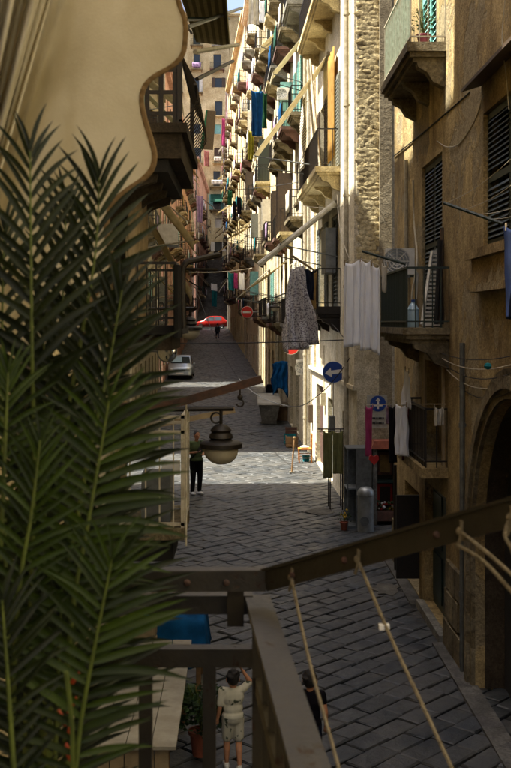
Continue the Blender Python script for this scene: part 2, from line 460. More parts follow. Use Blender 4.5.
def window(root, W, a0, a1, z0, z1, style='shut', mat='shutter_green', near=False, fmat='white_paint', sill=True, label=None):
    """an opening's frame (the part) with pane, shutters and sill beneath it"""
    f = MB(); t = .06
    f.wbox(W, a0, a0+t, -.26, -.18, z0, z1); f.wbox(W, a1-t, a1, -.26, -.18, z0, z1); f.wbox(W, a0+t, a1-t, -.26, -.18, z1-t, z1); f.wbox(W, a0+t, a1-t, -.26, -.18, z0, z0+t)
    c = (a0+a1)/2; f.wbox(W, c-.03, c+.03, -.255, -.175, z0+t, z1-t)
    win = f.build('window', fmat, root)
    if label: win['label'] = label
    for l, r in ((a0+t, c-.03), (c+.03, a1-t)):
        MB().wbox(W, l, r, -.23, -.215, z0+t, z1-t).build('pane', 'window_glass', win)
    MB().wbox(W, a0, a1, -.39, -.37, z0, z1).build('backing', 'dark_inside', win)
    if style == 'shut': shutters(root, W, a0, a1, z0, z1, mat, near, win=win)
    elif style == 'open':
        w = (a1-a0)/2
        for l in (a0-w-.02, a1+.02):
            m = MB(); m.wbox(W, l, l+w, .01, .05, z0+.02, z1-.02)
            z = z0+.1
            while z < z1-.12: m.wbox(W, l+.05, l+w-.05, .05, .062, z, z+.05); z += .1
            m.build('shutter', mat, win)
    elif style == 'half':
        w = (a1-a0)/2
        for a in (a0, a1): MB().wbox(W, a-.02, a+.02, 0, w, z0+.02, z1-.02).build('shutter', mat, win)
    if sill: MB().wbox(W, a0-.1, a1+.1, -.02, .1, z0-.1, z0-.003).build('sill', 'old_stone', win)
    return win

def balcony(root, W, a0, a1, out, z, h=.95, smat='old_stone', rmat='iron_black', near=False, gap=.11, corb=3, thick=.14, kind='straight', label=None, mould=True):
    m = MB(); m.wbox(W, a0, a1, -.05, out, z-thick, z)
    if mould:
        m.wbox(W, a0+.05, a1-.05, -.05, out-.05, z-thick-.07, z-thick-.002)
        m.wbox(W, a0+.11, a1-.11, -.05, out-.11, z-thick-.13, z-thick-.072)
    bal = m.build('balcony', smat, root)
    if label: bal['label'] = label
    for k in range(corb):
        a = a0+.2+(a1-a0-.4)*k/max(1, corb-1)
        zz = z-thick-(.132 if mould else .002)
        prof = [(0, zz), (out-.16, zz), (out-.18, zz-.07), (out*.45, zz-.14), (out*.3, zz-.28), (0, zz-.36)]
        MB().prism([W.at(a-.09, b, y) for b, y in prof], W.u*.18).build('corbel', smat, bal)
    r = MB(); t = .03; e = .05
    for zz, hh in ((z+h-.03, .03), (z+.08, .02)):
        r.wbox(W, a0+e, a1-e, out-e-t, out-e, zz, zz+hh)
        r.wbox(W, a0+e, a0+e+t, 0, out-e-t, zz, zz+hh); r.wbox(W, a1-e-t, a1-e, 0, out-e-t, zz, zz+hh)
    pts = []
    n = max(2, int((a1-a0-2*e)/gap)); pts += [(a0+e+t/2+(a1-a0-2*e-t)*i/n, out-e-t/2) for i in range(n+1)]
    n2 = max(2, int((out-e)/gap)); pts += [(a, (out-e-t/2)*i/n2) for a in (a0+e+t/2, a1-e-t/2) for i in range(n2)]
    ang = W.ang()
    if near:
        r.build('rail', rmat, bal)
        for a, b in pts: vbar('baluster', rmat, bal, W.at(a, b, z), .016, h-.03, ang)
    else:
        for a, b in pts:
            p = W.at(a, b, z); r.bar(p, p+Vector((0, 0, h-.03)), .02)
        r.build('railing', rmat, bal)
    return bal

def awning(root, W, a0, a1, ztop, out, drop, mat, arms=True, val=.18, b0=.06):
    def fn(i, j):
        t = j; sag = -.10*sin(pi*t)*sin(pi*i)
        return W.at(a0+(a1-a0)*i, b0+out*t, ztop-drop*t+sag)
    m = MB().grid(fn, 8, 8)
    m.grid(lambda i, j: W.at(a0+(a1-a0)*i, b0+out+.01*sin(i*20), ztop-drop-val*j*(1+.25*sin(i*26))), 20, 2)
    aw = m.build('awning', mat, root, smooth='all', solid=.012, recalc=False)
    if arms:
        for a in (a0+.05, a1-.05):
            MB().tube([W.at(a, 0, ztop-drop-.35), W.at(a, b0+out-.02, ztop-drop-.03)], .018).build('arm', 'grey_metal', aw)
        MB().tube([W.at(a0, b0+out-.01, ztop-drop-.02), W.at(a1, b0+out-.01, ztop-drop-.02)], .022).build('front_bar', 'grey_metal', aw)
        MB().tube([W.at(a0, b0, ztop), W.at(a1, b0, ztop)], .05, 8).build('roller', 'pale_pipe', aw)
    return aw

def pipe(root, W, a, z0, z1, r=.05, mat='pale_pipe', b=.08, name='drainpipe'):
    o = MB().tube([W.at(a, b, z0), W.at(a, b, z1)], r, 8).build(name, mat, root, smooth=True)
    z = z0+1
    c = MB()
    while z < z1: c.tube([W.at(a, b, z), W.at(a, b, z+.06)], r*1.25, 8); c.bar(W.at(a, 0, z+.03), W.at(a, b, z+.03), .03); z += 2.2
    c.build('pipe_clamp', mat, o)
    return o
def ac_unit(name, label, c, u, n, w=.75, h=.52, d=.28, wall=None):
    """outdoor air-conditioner: c = centre of back face, u = along the face, n = outwards"""
    c, u, n = Vector(c), Vector(u).normalized(), Vector(n).normalized(); z = Vector((0, 0, 1))
    t = thing(name, label, 'air conditioner', c-z*h/2)
    def bx(m, u0, u1, n0, n1, z0, z1): return m.hexa([c+u*a+n*b+z*k for k in (z0, z1) for a, b in ((u0, n0), (u1, n0), (u1, n1), (u0, n1))])
    bx(MB(), -w/2, w/2, .04, d, -h/2, h/2).build('case', 'white_plastic', t)
    g = MB()
    cc = c+n*(d+.006)-u*w*.12
    for r in (.06, .11, .16, .2): g.lathe(cc, [(r, 0), (r+.012, .006), (r+.012, 0)], 20, axis=n)
    for k in range(8): a = k*pi/4; q = (u*cos(a)+z*sin(a)); g.bar(cc+q*.03, cc+q*.21, .012, .008, n)
    MB().lathe(c+n*(d+.002)-u*w*.12, [(0, 0), (.215, 0), (.215, .004)], 20, axis=n).build('fan_opening', 'zinc', t)
    g.build('fan_grille', 'white_plastic', t)
    b = MB(); bx(b, -w/2+.08, -w/2+.12, 0 if wall is None else -wall, d, -h/2-.05, -h/2-.003); bx(b, w/2-.12, w/2-.08, 0 if wall is None else -wall, d, -h/2-.05, -h/2-.003); b.build('bracket', 'grey_metal', t)
    MB().tube([c+u*w*.5+n*.1-z*.1, c+u*(w*.5+.08)+n*.05-z*.2, c+u*(w*.5+.06)+n*.02-z*.6], .018).build('hose', 'white_plastic', t)
    return t

def cloth(name, label, cat, p, q, length, mat, folds=3, amp=.04, seed=0, taper=1.0, group=None, hem=0, sway=0, parent=None, pins=True, depth=None):
    """fabric pegged along p..q, hanging with folds"""
    p, q = Vector(p), Vector(q); d = q-p; L = d.length; nn = (depth or Vector((-d.y, d.x, 0))).normalized() if (depth or Vector((d.x, d.y))).length > 1e-4 else Vector((0, 1, 0))
    r = random.Random(seed); ph = r.random()*6
    def fn(i, j):
        w = 1+(taper-1)*j; s = .5+(i-.5)*w
        f = (.35+.65*j)
        off = amp*f*(sin(i*folds*2*pi+ph+j*.7)+.45*sin(i*folds*4.7+ph*2+j*2.1)+.35*sin(i*folds*15+ph*3+1.5*sin(j*4+i*3))+.25*sin(j*11+i*7+ph))
        z = -length*j*(1+hem*sin(i*pi*2+ph))-.05*abs(sin(i*pi*max(1, int(L/.3))))*(1-j)**2
        return p+d*s+nn*off+Vector((0, 0, z))+d.normalized()*sway*j*j
    o = MB().grid(fn, 44, 24).build(name, mat, parent, smooth='all', solid=.006, recalc=False)
    if parent is None:
        WLOC[o.name] = Vector((0, 0, 0)); tag(o, label, cat, group)
    if pins:
        n = max(2, int(L/.3)+1)
        for k in range(n):
            c = p+d*(.04+.92*k/(n-1)); MB().box(c.x-.008, c.x+.008, c.y-.008, c.y+.008, c.z-.05, c.z+.03).build('clothes_peg', 'pale_wood', o)
    return o

def wire(name, label, pts, r, mat='cable_black', cat='cable', sag=0, group=None, n=14):
    if len(pts) == 2:
        p, q = Vector(pts[0]), Vector(pts[1])
        pts = [p.lerp(q, t/n)-Vector((0, 0, sag*4*(t/n)*(1-t/n))) for t in range(n+1)]
    o = MB().tube(pts, r, 5).build(name, mat)
    return tag(o, label, cat, group)
def spline(pts, n=8):
    pts = [Vector(p) for p in pts]; out = []
    for i in range(len(pts)-1):
        p0, p1, p2, p3 = pts[max(i-1, 0)], pts[i], pts[i+1], pts[min(i+2, len(pts)-1)]
        for k in range(n):
            t = k/n; out.append(.5*((2*p1)+(p2-p0)*t+(2*p0-5*p1+4*p2-p3)*t*t+(3*p1-p0-3*p2+p3)*t**3))
    return out+[pts[-1]]
# ------------------------------------------------------------------ ground
def ground():
    m = MB(); Ds = [-40, 0, 33, 40, 48, 55, 62, 70, 80, 90, 99, 108, 115, 122, 132, 250, 600]
    for d0, d1 in zip(Ds, Ds[1:]):
        z0, z1 = zg(d0)-.035, zg(d1)-.035
        m.add([(-90, d0, z0), (90, d0, z0), (90, d1, z1), (-90, d1, z1)], [(0, 1, 2, 3)])
    st = structure(m.build('street', 'joint_dirt', recalc=False))
    R = random.Random(3); var = []
    for k in range(10):
        L = R.uniform(.34, .68); Wd = .285; j = lambda a=.012: R.uniform(-a, a)
        b = [(0, 0), (L, 0), (L, Wd), (0, Wd)]
        v = [(x, y, -.06) for x, y in b]+[(x+j(.010), y+j(.010), -.012+j(.003)) for x, y in b]
        i = .016
        v += [(min(max(x, i), L-i)+j(.010), min(max(y, i), Wd-i)+j(.010), j(.007)) for x, y in b]
        v += [(L*R.uniform(.35, .65), Wd/2+j(.05), .005+j(.006))]
        f = []
        for q in (0, 4):
            for c in range(4): f.append((q+c, q+(c+1) % 4, q+4+(c+1) % 4, q+4+c))
        for c in range(4): f.append((8+c, 8+(c+1) % 4, 12))
        me = MB().add(v, f).mesh('paving_stone', 'basalt'); var.append((L, Wd, me, v, f))
    cells = []; e1 = Vector((cos(radians(47)), sin(radians(47)), 0)); e2 = Vector((-e1.y, e1.x, 0))
    for r in range(-60, 355):
        a = -20+R.uniform(0, .5)
        while a < 120:
            k = R.randrange(10); L = var[k][0]; c = e1*(a+L/2)+e2*(r*.302)
            if 7.5 < c.y < 121.5 and -6.2 < c.x < 3.6-.04*max(0, c.y-40): cells.append((c.y, c, k, a, r))
            a += L+.018
    cells.sort(key=lambda t: t[0])
    rest = MB(); cnt = 0
    ang = radians(47)
    for D, c, k, a, r in cells:
        z = zg(D)+R.uniform(-.006, .006)
        o = e1*a+e2*(r*.302-.143)
        slope = (zg(D+.5)-zg(D-.5))
        M4 = Matrix.Translation((o.x, o.y, z+(o.y-D)*slope))@Matrix.Rotation(ang+R.uniform(-.018, .018), 4, 'Z')@Matrix.Diagonal((R.uniform(.97, 1.0), R.uniform(.93, 1.02), 1, 1))
        # tilt with the street and a little unevenly
        M4 = M4@Matrix.Rotation(R.uniform(-.012, .012)-slope*e1.y*1.0, 4, 'Y')@Matrix.Rotation(R.uniform(-.015, .015)+slope*e2.y, 4, 'X')
        px, py = VX+F*c.x/D, VY+F*(H-z)/D
        vis = -20 < px < 530 and py < 790 and c.x < 3.0
        if vis and cnt < 298: put('paving_stone', var[k][2], st, M4); cnt += 1
        else: rest.add([M4@Vector(p) for p in var[k][3]], var[k][4])
    for cx, cy, rr in ((1.85, 25.6, .36), (2.45, 18.2, .3)):
        n = 14; pl = [(cx+rr*(1+R.uniform(-.3, .3))*cos(k*2*pi/n)*.8, cy+rr*(1.3+R.uniform(-.3, .4))*sin(k*2*pi/n), .006) for k in range(n)]
        MB().prism(pl, (0, 0, .008)).build('repair_patch', 'cement_patch', st)
    stuff(rest.build('paving_stones', 'basalt', st, recalc=False))
ground()

# ------------------------------------------------------------------ right side of the street
def building_a():
    t = thing('corner_building', 'tan rough-plastered building at the right edge with arched portal and three balconies', 'building', (2.9, 11, 0), 'street buildings')
    W = Wall((2.9, 9.0), (2.9, 20.4), 'R'); A = lambda d: d-9
    ops = [(A(10.6), A(12.85), 5.46, 7.08), (A(15.5), A(17.25), 4.49, 7.06), (A(16.0), A(17.5), 8.59, 11),
           (A(15.4), A(16.8), 2.51, 3.98), (A(15.2), A(17.0), .12, 2.05), (A(17.55), A(19.1), .06, 1.75), (A(9.4), A(13.3), -.05, 3.75)]
    facade(t, W, -.2, 19, ops, 'tan_plaster')
    # windows
    w = window(t, W, A(10.6), A(12.85), 5.46, 7.08, 'shut', 'shutter_green', True, 'shutter_green', False)
    m = MB(); m.wbox(W, A(10.3), A(13.15), -.02, .16, 5.33, 5.44); m.wbox(W, A(10.4), A(13.05), 0, .10, 5.02, 5.328)
    m.wbox(W, A(10.35), A(13.1), 0, .14, 4.93, 5.018); m.build('sill', 'tan_plaster', w)
    m = MB(); m.hexa([W.at(a, b, z) for z in (0, .05) for a, b, z0 in () ] or [W.at(A(9.02), 0, 7.44), W.at(A(12.95), 0, 7.44), W.at(A(12.95), .25, 7.36), W.at(A(9.5), .25, 7.36),
                      W.at(A(9.5), 0, 7.48), W.at(A(12.95), 0, 7.48), W.at(A(12.95), .25, 7.40), W.at(A(9.5), .25, 7.40)])
    m.build('canopy_board', 'shutter_brown', t)
    window(t, W, A(15.5), A(17.25), 4.49, 7.06, 'shut', 'shutter_green', True, 'shutter_green', False)
    window(t, W, A(16.0), A(17.5), 8.59, 11, 'shut', 'turquoise_paint', False, 'turquoise_paint', False)
    window(t, W, A(15.4), A(16.8), 2.51, 3.98, 'glass', fmat='pale_wood', sill=False)
    f = MB()   # stone surround of the small balcony door
    for a0, a1, z0, z1 in ((15.3, 15.398, 2.5, 4.08), (16.802, 16.9, 2.5, 4.08), (15.4, 16.8, 3.982, 4.08)): f.wbox(W, A(a0), A(a1), 0, .035, z0, z1)
    f.build('door_surround', 'pale_wood', t)
    # doors and a dark opening at street level
    d = MB().wbox(W, A(15.2), A(17.0), -.2, -.14, .12, 2.05).build('door', 'door_green', t)
    k = MB()
    for i in range(2):
        for z0, z1 in ((.25, .95), (1.08, 1.9)): k.wbox(W, A(15.3+.9*i), A(16.0+.9*i), -.138, -.115, z0, z1)
    k.build('door_panel', 'door_green', d)
    MB().wbox(W, A(15.1), A(17.1), -.1, .12, -.02, .118).build('threshold', 'concrete', t)
    MB().wbox(W, A(17.55), A(19.1), -.38, -.3, .06, 1.75).build('cellar_dark_panel', 'dark_inside', t)  # near-black panel standing in for the dark inside of the opening
    MB().wbox(W, A(17.5), A(17.55), .0, .38, .35, 1.72).build('door_leaf', 'iron_black', t)
    # portal
    c, R_, zs = A(11.35), 1.95, 1.8
    sp = MB(); N = 24
    arc = [(c+R_*cos(pi*i/N), zs+R_*sin(pi*i/N)) for i in range(N+1)]
    for (a0, z0), (a1, z1) in zip(arc, arc[1:]):
        sp.hexa([W.at(a0, -.4, z0), W.at(a1, -.4, z1), W.at(a1, 0, z1), W.at(a0, 0, z0), W.at(a0, -.4, 3.76), W.at(a1, -.4, 3.76), W.at(a1, 0, 3.76), W.at(a0, 0, 3.76)])
    sp.build('arch_wall', 'tan_plaster', t)
    mo = MB()
    for r0, r1, b in ((1.95, 2.06, .05), (2.06, 2.2, .09), (2.2, 2.28, .05)):
        A0 = [(c+r0*cos(pi*i/N), zs+r0*sin(pi*i/N), c+r1*cos(pi*i/N), zs+r1*sin(pi*i/N)) for i in range(N+1)]
        A0 = [(c+r0, 0, c+r1, 0)]+A0+[(c-r0, 0, c-r1, 0)]
        for p, q in zip(A0, A0[1:]):
            mo.hexa([W.at(p[0], 0, p[1]), W.at(p[2], 0, p[3]), W.at(q[2], 0, q[3]), W.at(q[0], 0, q[1]), W.at(p[0], b, p[1]), W.at(p[2], b, p[3]), W.at(q[2], b, q[3]), W.at(q[0], b, q[1])])
    mo.build('arch_moulding', 'old_stone', t)
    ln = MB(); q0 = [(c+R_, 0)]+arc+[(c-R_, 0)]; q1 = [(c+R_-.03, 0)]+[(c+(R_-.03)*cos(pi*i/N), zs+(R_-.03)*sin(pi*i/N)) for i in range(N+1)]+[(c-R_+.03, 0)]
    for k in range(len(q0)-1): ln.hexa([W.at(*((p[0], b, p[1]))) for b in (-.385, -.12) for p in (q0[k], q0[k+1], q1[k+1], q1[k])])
    ln.build('arch_shade_lining', 'dark_wall', t)  # dark lining added over the reveal so the arch recess looks shaded
    MB().wbox(W, A(9.3), A(13.35), -.39, -.36, -.03, 3.8).build('portal_shade_panel', 'dark_inside', t)  # near-black panel: the darkness of the passage is put into its colour
    # balconies
    b = balcony(t, W, A(14.9), A(17.8), .66, 4.49, .86, 'old_stone', 'green_paint', True, .115, 2, .09)
    b = balcony(t, W, A(15.2), A(18.1), .56, 8.57, 1.0, 'old_stone', 'pale_pipe', True, .12, 3, .13)
    for k in range(8):
        a = A(15.35)+k*.33; MB().wbox(W, a, a+.32, .475, .487, 8.6+.02*(k % 2), 9.45).build('screen_board', 'turquoise_paint', b)
    balcony(t, W, A(15.05), A(17.4), .37, 2.5, .85, 'tan_plaster', 'iron_black', True, .12, 0, .14, mould=False)
    pipe(t, W, A(13.85), 0, 4.3, .035, 'grey_metal', .05)
    pipe(t, W, A(18.6), 4.6, 7.4, .035, 'pale_pipe', .05)
    # worn stone blocks along the foot of the wall
    R = random.Random(5)
    for row in range(3):
        d = 13.95+.2*(row % 2)
        while d < 15.05:
            l = R.uniform(.28, .5); e = min(d+l-.02, 15.08)
            if e-d > .1:
                MB().wbox(W, A(d), A(e), 0, .045+R.uniform(0, .03), .02+row*.42, .42+row*.42-.025).build('stone_block', 'old_stone', t)
            d += l
    d = 17.15; row = 0
    for row in range(2):
        d = 19.15
        while d < 20.38:
            l = R.uniform(.3, .5); e = min(d+l-.02, 20.4)
            MB().wbox(W, A(d), A(e), 0, .04+R.uniform(0, .03), .02+row*.42, .42+row*.42-.025).build('stone_block', 'old_stone', t); d += l
    m = MB(); m.wbox(W, A(9.01), A(15.09), -.03, .22, -.1, .03); m.wbox(W, A(17.11), A(20.4), -.03, .2, -.1, .035)
    m.build('kerb', 'wet_kerb', t)
    # ledge moulding line high on the wall
    MB().wbox(W, 0, W.L, 0, .035, 12.2, 12.4).build('string_course', 'tan_plaster', t)
    return t, W
BA, WA = building_a()
def building_r0():  # out-of-view building, added for the neutral light its sunlit wall bounces
    t = thing('bounce_building', 'unseen pale plastered building past the right edge, added to bounce sunlight onto the foreground', 'building', (2.9, 0, 0), 'street buildings')
    W = Wall((2.9, -12), (2.9, 8.96), 'R'); ops = [(k*3.4+1.2, k*3.4+2.4, z, z+2.3) for k in range(6) for z in (.05, 4.6, 8.4)]
    facade(t, W, -.2, 18, ops, 'white_plaster')
    for o in ops: window(t, W, *o, 'shut', 'shutter_grey', False, sill=False)
building_r0()

def rubble(t, fn, nx, nz, seed, mat='rough_stone', cell=(.19, .14)):
    R = random.Random(seed); var = []
    for k in range(6):
        m = MB().ball((0, 0, 0), (.5, .5, .5), 7, 4); m.v = [(x*R.uniform(.85, 1.15), y*R.uniform(.8, 1.1), z*R.uniform(.85, 1.15)) for x, y, z in m.v]
        var.append(m.mesh('stone', mat))
    for i in range(nx):
        for j in range(nz):
            p = fn((i+.5*(j % 2)+R.uniform(-.15, .15))/nx, (j+R.uniform(-.2, .2))/nz)
            s = (cell[0]*R.uniform(.7, 1.6), .020*R.uniform(.5, 1.3), cell[1]*R.uniform(.6, 1.5))
            put('stone', var[R.randrange(6)], t, Matrix.Translation(p)@Matrix.Rotation(R.uniform(-.3, .3), 4, 'Y')@Matrix.Diagonal((*s, 1)))

def building_b():
    t = thing('cream_building', 'pale cream sunlit building with pilasters, drainpipe and three wide stacked balconies', 'building', (2.5, 30, 0), 'street buildings')
    W = Wall((2.62, 24.5), (2.32, 36.6), 'R'); A = W.a
    ops = []
    for z in (4.98, 8.62, 13.28):
        ops += [(A(28.4), A(29.9), z+.02, z+2.5), (A(31.5), A(33), z+.02, z+2.5)]
    ops += [(A(26.0), A(27.3), .05, 2.3), (A(29.6), A(30.9), .05, 2.4), (A(32.2), A(34.4), .05, 2.6)]
    facade(t, W, -.2, 21, ops, 'white_plaster')
    sty = [('shut', 'shutter_grey'), ('open', 'shutter_grey'), ('open', 'shutter_grey'), ('open', 'shutter_brown'), ('shut', 'shutter_brown'), ('open', 'shutter_green')]
    for o, (s, mt) in zip(ops[:6], sty): window(t, W, *o[:4], s, mt, False, 'white_paint', False)
    for o, mt in zip(ops[6:], ('shutter_brown', 'shutter_grey', 'rust')):
        d = MB().wbox(W, o[0], o[1], -.2, -.14, o[2], o[3]).build('door', mt, t)
        k = MB(); c = (o[0]+o[1])/2
        for l, r in ((o[0]+.08, c-.05), (c+.05, o[1]-.08)):
            for z0, z1 in ((.2, 1.0), (1.15, 2.1)): k.wbox(W, l, r, -.139, -.115, z0, z1)
        k.build('door_panel', mt, d)
    m = MB()
    for d0, d1, b in ((24.52, 25.35, .06), (26.35, 27.3, .05), (34.6, 35.3, .06)): m.wbox(W, A(d0), A(d1), 0, b, 3.1, 21)
    m.build('pilaster', 'white_plaster', t)
    m = MB(); m.wbox(W, 0, W.L, 0, .1, 3.0, 3.098); m.build('string_course', 'white_plaster', t)
    pipe(t, W, A(25.8), 0, 20, .06, 'pale_pipe', .09)
    balcony(t, W, A(27.7), A(33.9), .66, 13.28, 1.0, 'cream_plaster', 'iron_black', True, .16, 4)
    balcony(t, W, A(27.7), A(33.9), .66, 8.62, 1.0, 'cream_plaster', 'iron_black', True, .16, 4)
    balcony(t, W, A(27.7), A(33.3), .64, 4.98, 1.0, 'iron_black', 'iron_black', True, .16, 3, .2)
    # awnings
    awning(t, W, A(30.2), A(32.2), 12.2, 2.1, 2.9, 'awning_cream')
    awning(t, W, A(28.2), A(32.6), 7.75, 1.5, 1.1, 'awning_white')
    MB().tube([W.at(A(28.0), .1, 7.7), W.at(A(28.4), 2.1, 6.1)], .075, 8).build('rolled_blind', 'awning_white', t, smooth=True)
    for k, d in enumerate((29.5, 30.4)):
        MB().tube([W.at(A(d), .35, 8.7), W.at(A(d+.2), .62, 11.9)], .035, 6).build('awning_pole', 'beige_metal', t)
    MB().grid(lambda i, j: W.at(A(31.2)+1.8*i, .62+.03*sin(j*9+i*5), 11.2-2.0*j), 10, 10).build('door_curtain', 'chevron', t, smooth='all', solid=.01, recalc=False)
    MB().grid(lambda i, j: W.at(A(28.3)+1.6*i, .1+.03*sin(i*19), 11.9-2.9*j), 16, 6).build('door_curtain', 'awning_orange', t, smooth='all', solid=.01, recalc=False)
    MB().wbox(W, A(28.6), A(29.8), .02, .3, 5.9, 7.1).build('water_heater', 'zinc', t)
    # the end wall facing the alley: rough rubble strip
    rubble(t, lambda i, j: Vector((2.70+.42*i, 24.49, 5.6+j*7.2)), 4, 64, 4)
    MB().box(3.13, 3.42, 24.42, 24.495, 2.6, 20).build('end_pilaster', 'grey_plaster', t)
    return t, W
BB, WB = building_b()

SH = ['shutter_green', 'shutter_brown', 'shutter_grey', 'white_paint', 'turquoise_paint']
def far_building(name, label, p0, p1, side, roof, mat, seed, bay=3.3, floors=None, slab='old_stone', awn=.3, first=4.3, step=3.75, detail=True, dens=.8, depth=8, z0=None):
    R = random.Random(seed); W = Wall(p0, p1, side)
    zb = zg((p0[1]+p1[1])/2) if z0 is None else z0
    t = thing(name, label, 'building', (p0[0]+W.u.x*W.L/2, p0[1]+W.u.y*W.L/2, zb), 'street buildings')
    nb = max(1, int(W.L/bay)); bw = W.L/nb; fl = []; z = zb+first
    while z < roof-3: fl.append(z); z += step
    ops = []; info = []
    for z in fl:
        for k in range(nb):
            c = bw*(k+.5)+R.uniform(-.2, .2); w = R.choice((1.0, 1.1, 1.2))/2; hasb = R.random() < dens
            o = (c-w, c+w, z+(.02 if hasb else .9), z+2.45); ops.append(o); info.append((o, hasb, z, c))
    for k in range(nb):
        c = bw*(k+.5); ops.append((c-.7, c+.7, zb+.06, zb+2.5))
    facade(t, W, zb-1.2, roof, ops, mat, depth)
    for o, hasb, z, c in info:
        st = R.choice(('shut', 'shut', 'open', 'open', 'half', 'glass')); sm = R.choice(SH)
        if detail: window(t, W, *o, st, sm, False, 'white_paint', not hasb)
        else:
            f = MB(); f.wbox(W, o[0], o[1], -.3, -.2, o[2], o[3]); wn = f.build('window', 'window_glass' if st != 'shut' else sm, t)
            if st == 'open':
                w = (o[1]-o[0])/2
                for l in (o[0]-w, o[1]): MB().wbox(W, l, l+w, .01, .05, o[2], o[3]).build('shutter', sm, wn)
        if hasb:
            ou = R.uniform(.55, .85); e = R.uniform(.75, min(1.25, bw/2-.15))
            balcony(t, W, c-e, c+e, ou, z, .95, R.choice((slab, 'old_stone', 'old_stone', 'concrete', 'cream_plaster', 'rust_red')), 'iron_black', False, .14 if detail else .2, 2, .13, mould=detail)
            if R.random() < awn:
                awning(t, W, c-e*.9, c+e*.9, z+R.uniform(2.5, 2.75), R.uniform(.9, 1.8), R.uniform(.8, 1.6), R.choice(('awning_tan', 'awning_cream', 'awning_cream', 'awning_white', 'awning_white', 'awning_green')), detail)
            elif R.random() < .55:
                MB().grid(lambda i, j: W.at(c-e*.7+1.4*e*i, ou-.02+.02*sin(i*17), z+.95-.75*j), 12, 3).build('hung_cloth', R.choice(('linen_white', 'linen_cream', 'linen_white', 'cotton_rose', 'cotton_teal', 'awning_green', 'cotton_lilac', 'cotton_blue', 'cotton_tan')), t, smooth='all', solid=.01, recalc=False)
    for k in range(nb):
        c = bw*(k+.5); MB().wbox(W, c-.7, c+.7, -.25, -.18, zb+.06, zb+2.5).build('street_door', R.choice(('shutter_brown', 'shutter_green', 'dark_inside', 'grey_metal')), t)
    m = MB(); m.wbox(W, -.02, W.L+.02, 0, .3, roof-.45, roof-.25); m.wbox(W, -.02, W.L+.02, 0, .4, roof-.248, roof+.02); m.build('cornice', mat, t)
    for a in (.25, W.L-.25): pipe(t, W, a, zb, roof-.5, .06, R.choice(('pale_pipe', 'pale_pipe', 'white_paint')), .09)
    return t, W
CB, WC = far_building('townhouse', 'cream sunlit house on the right just past the dress, stacked dark balconies', (2.25, 36.8), (1.78, 52), 'R', 24.5, 'white_plaster', 11, 3.0, awn=.12)
DB, WD = far_building('townhouse', 'buff house on the right with a pale corner pipe, behind the first no-entry sign', (1.76, 52.2), (1.2, 68), 'R', 27, 'buff_plaster', 12, 3.1, awn=.12)
EB, WE = far_building('townhouse', 'pale yellow house on the right, halfway up the street', (1.15, 68.2), (.28, 90), 'R', 30, 'white_plaster', 13, 3.6, awn=.14)
FB, WF = far_building('townhouse', 'yellowish house on the right corner beside the parked red car', (.25, 90.3), (-1.6, 121), 'R', 31, 'cream_plaster', 14, 3.8, awn=.12, detail=False)
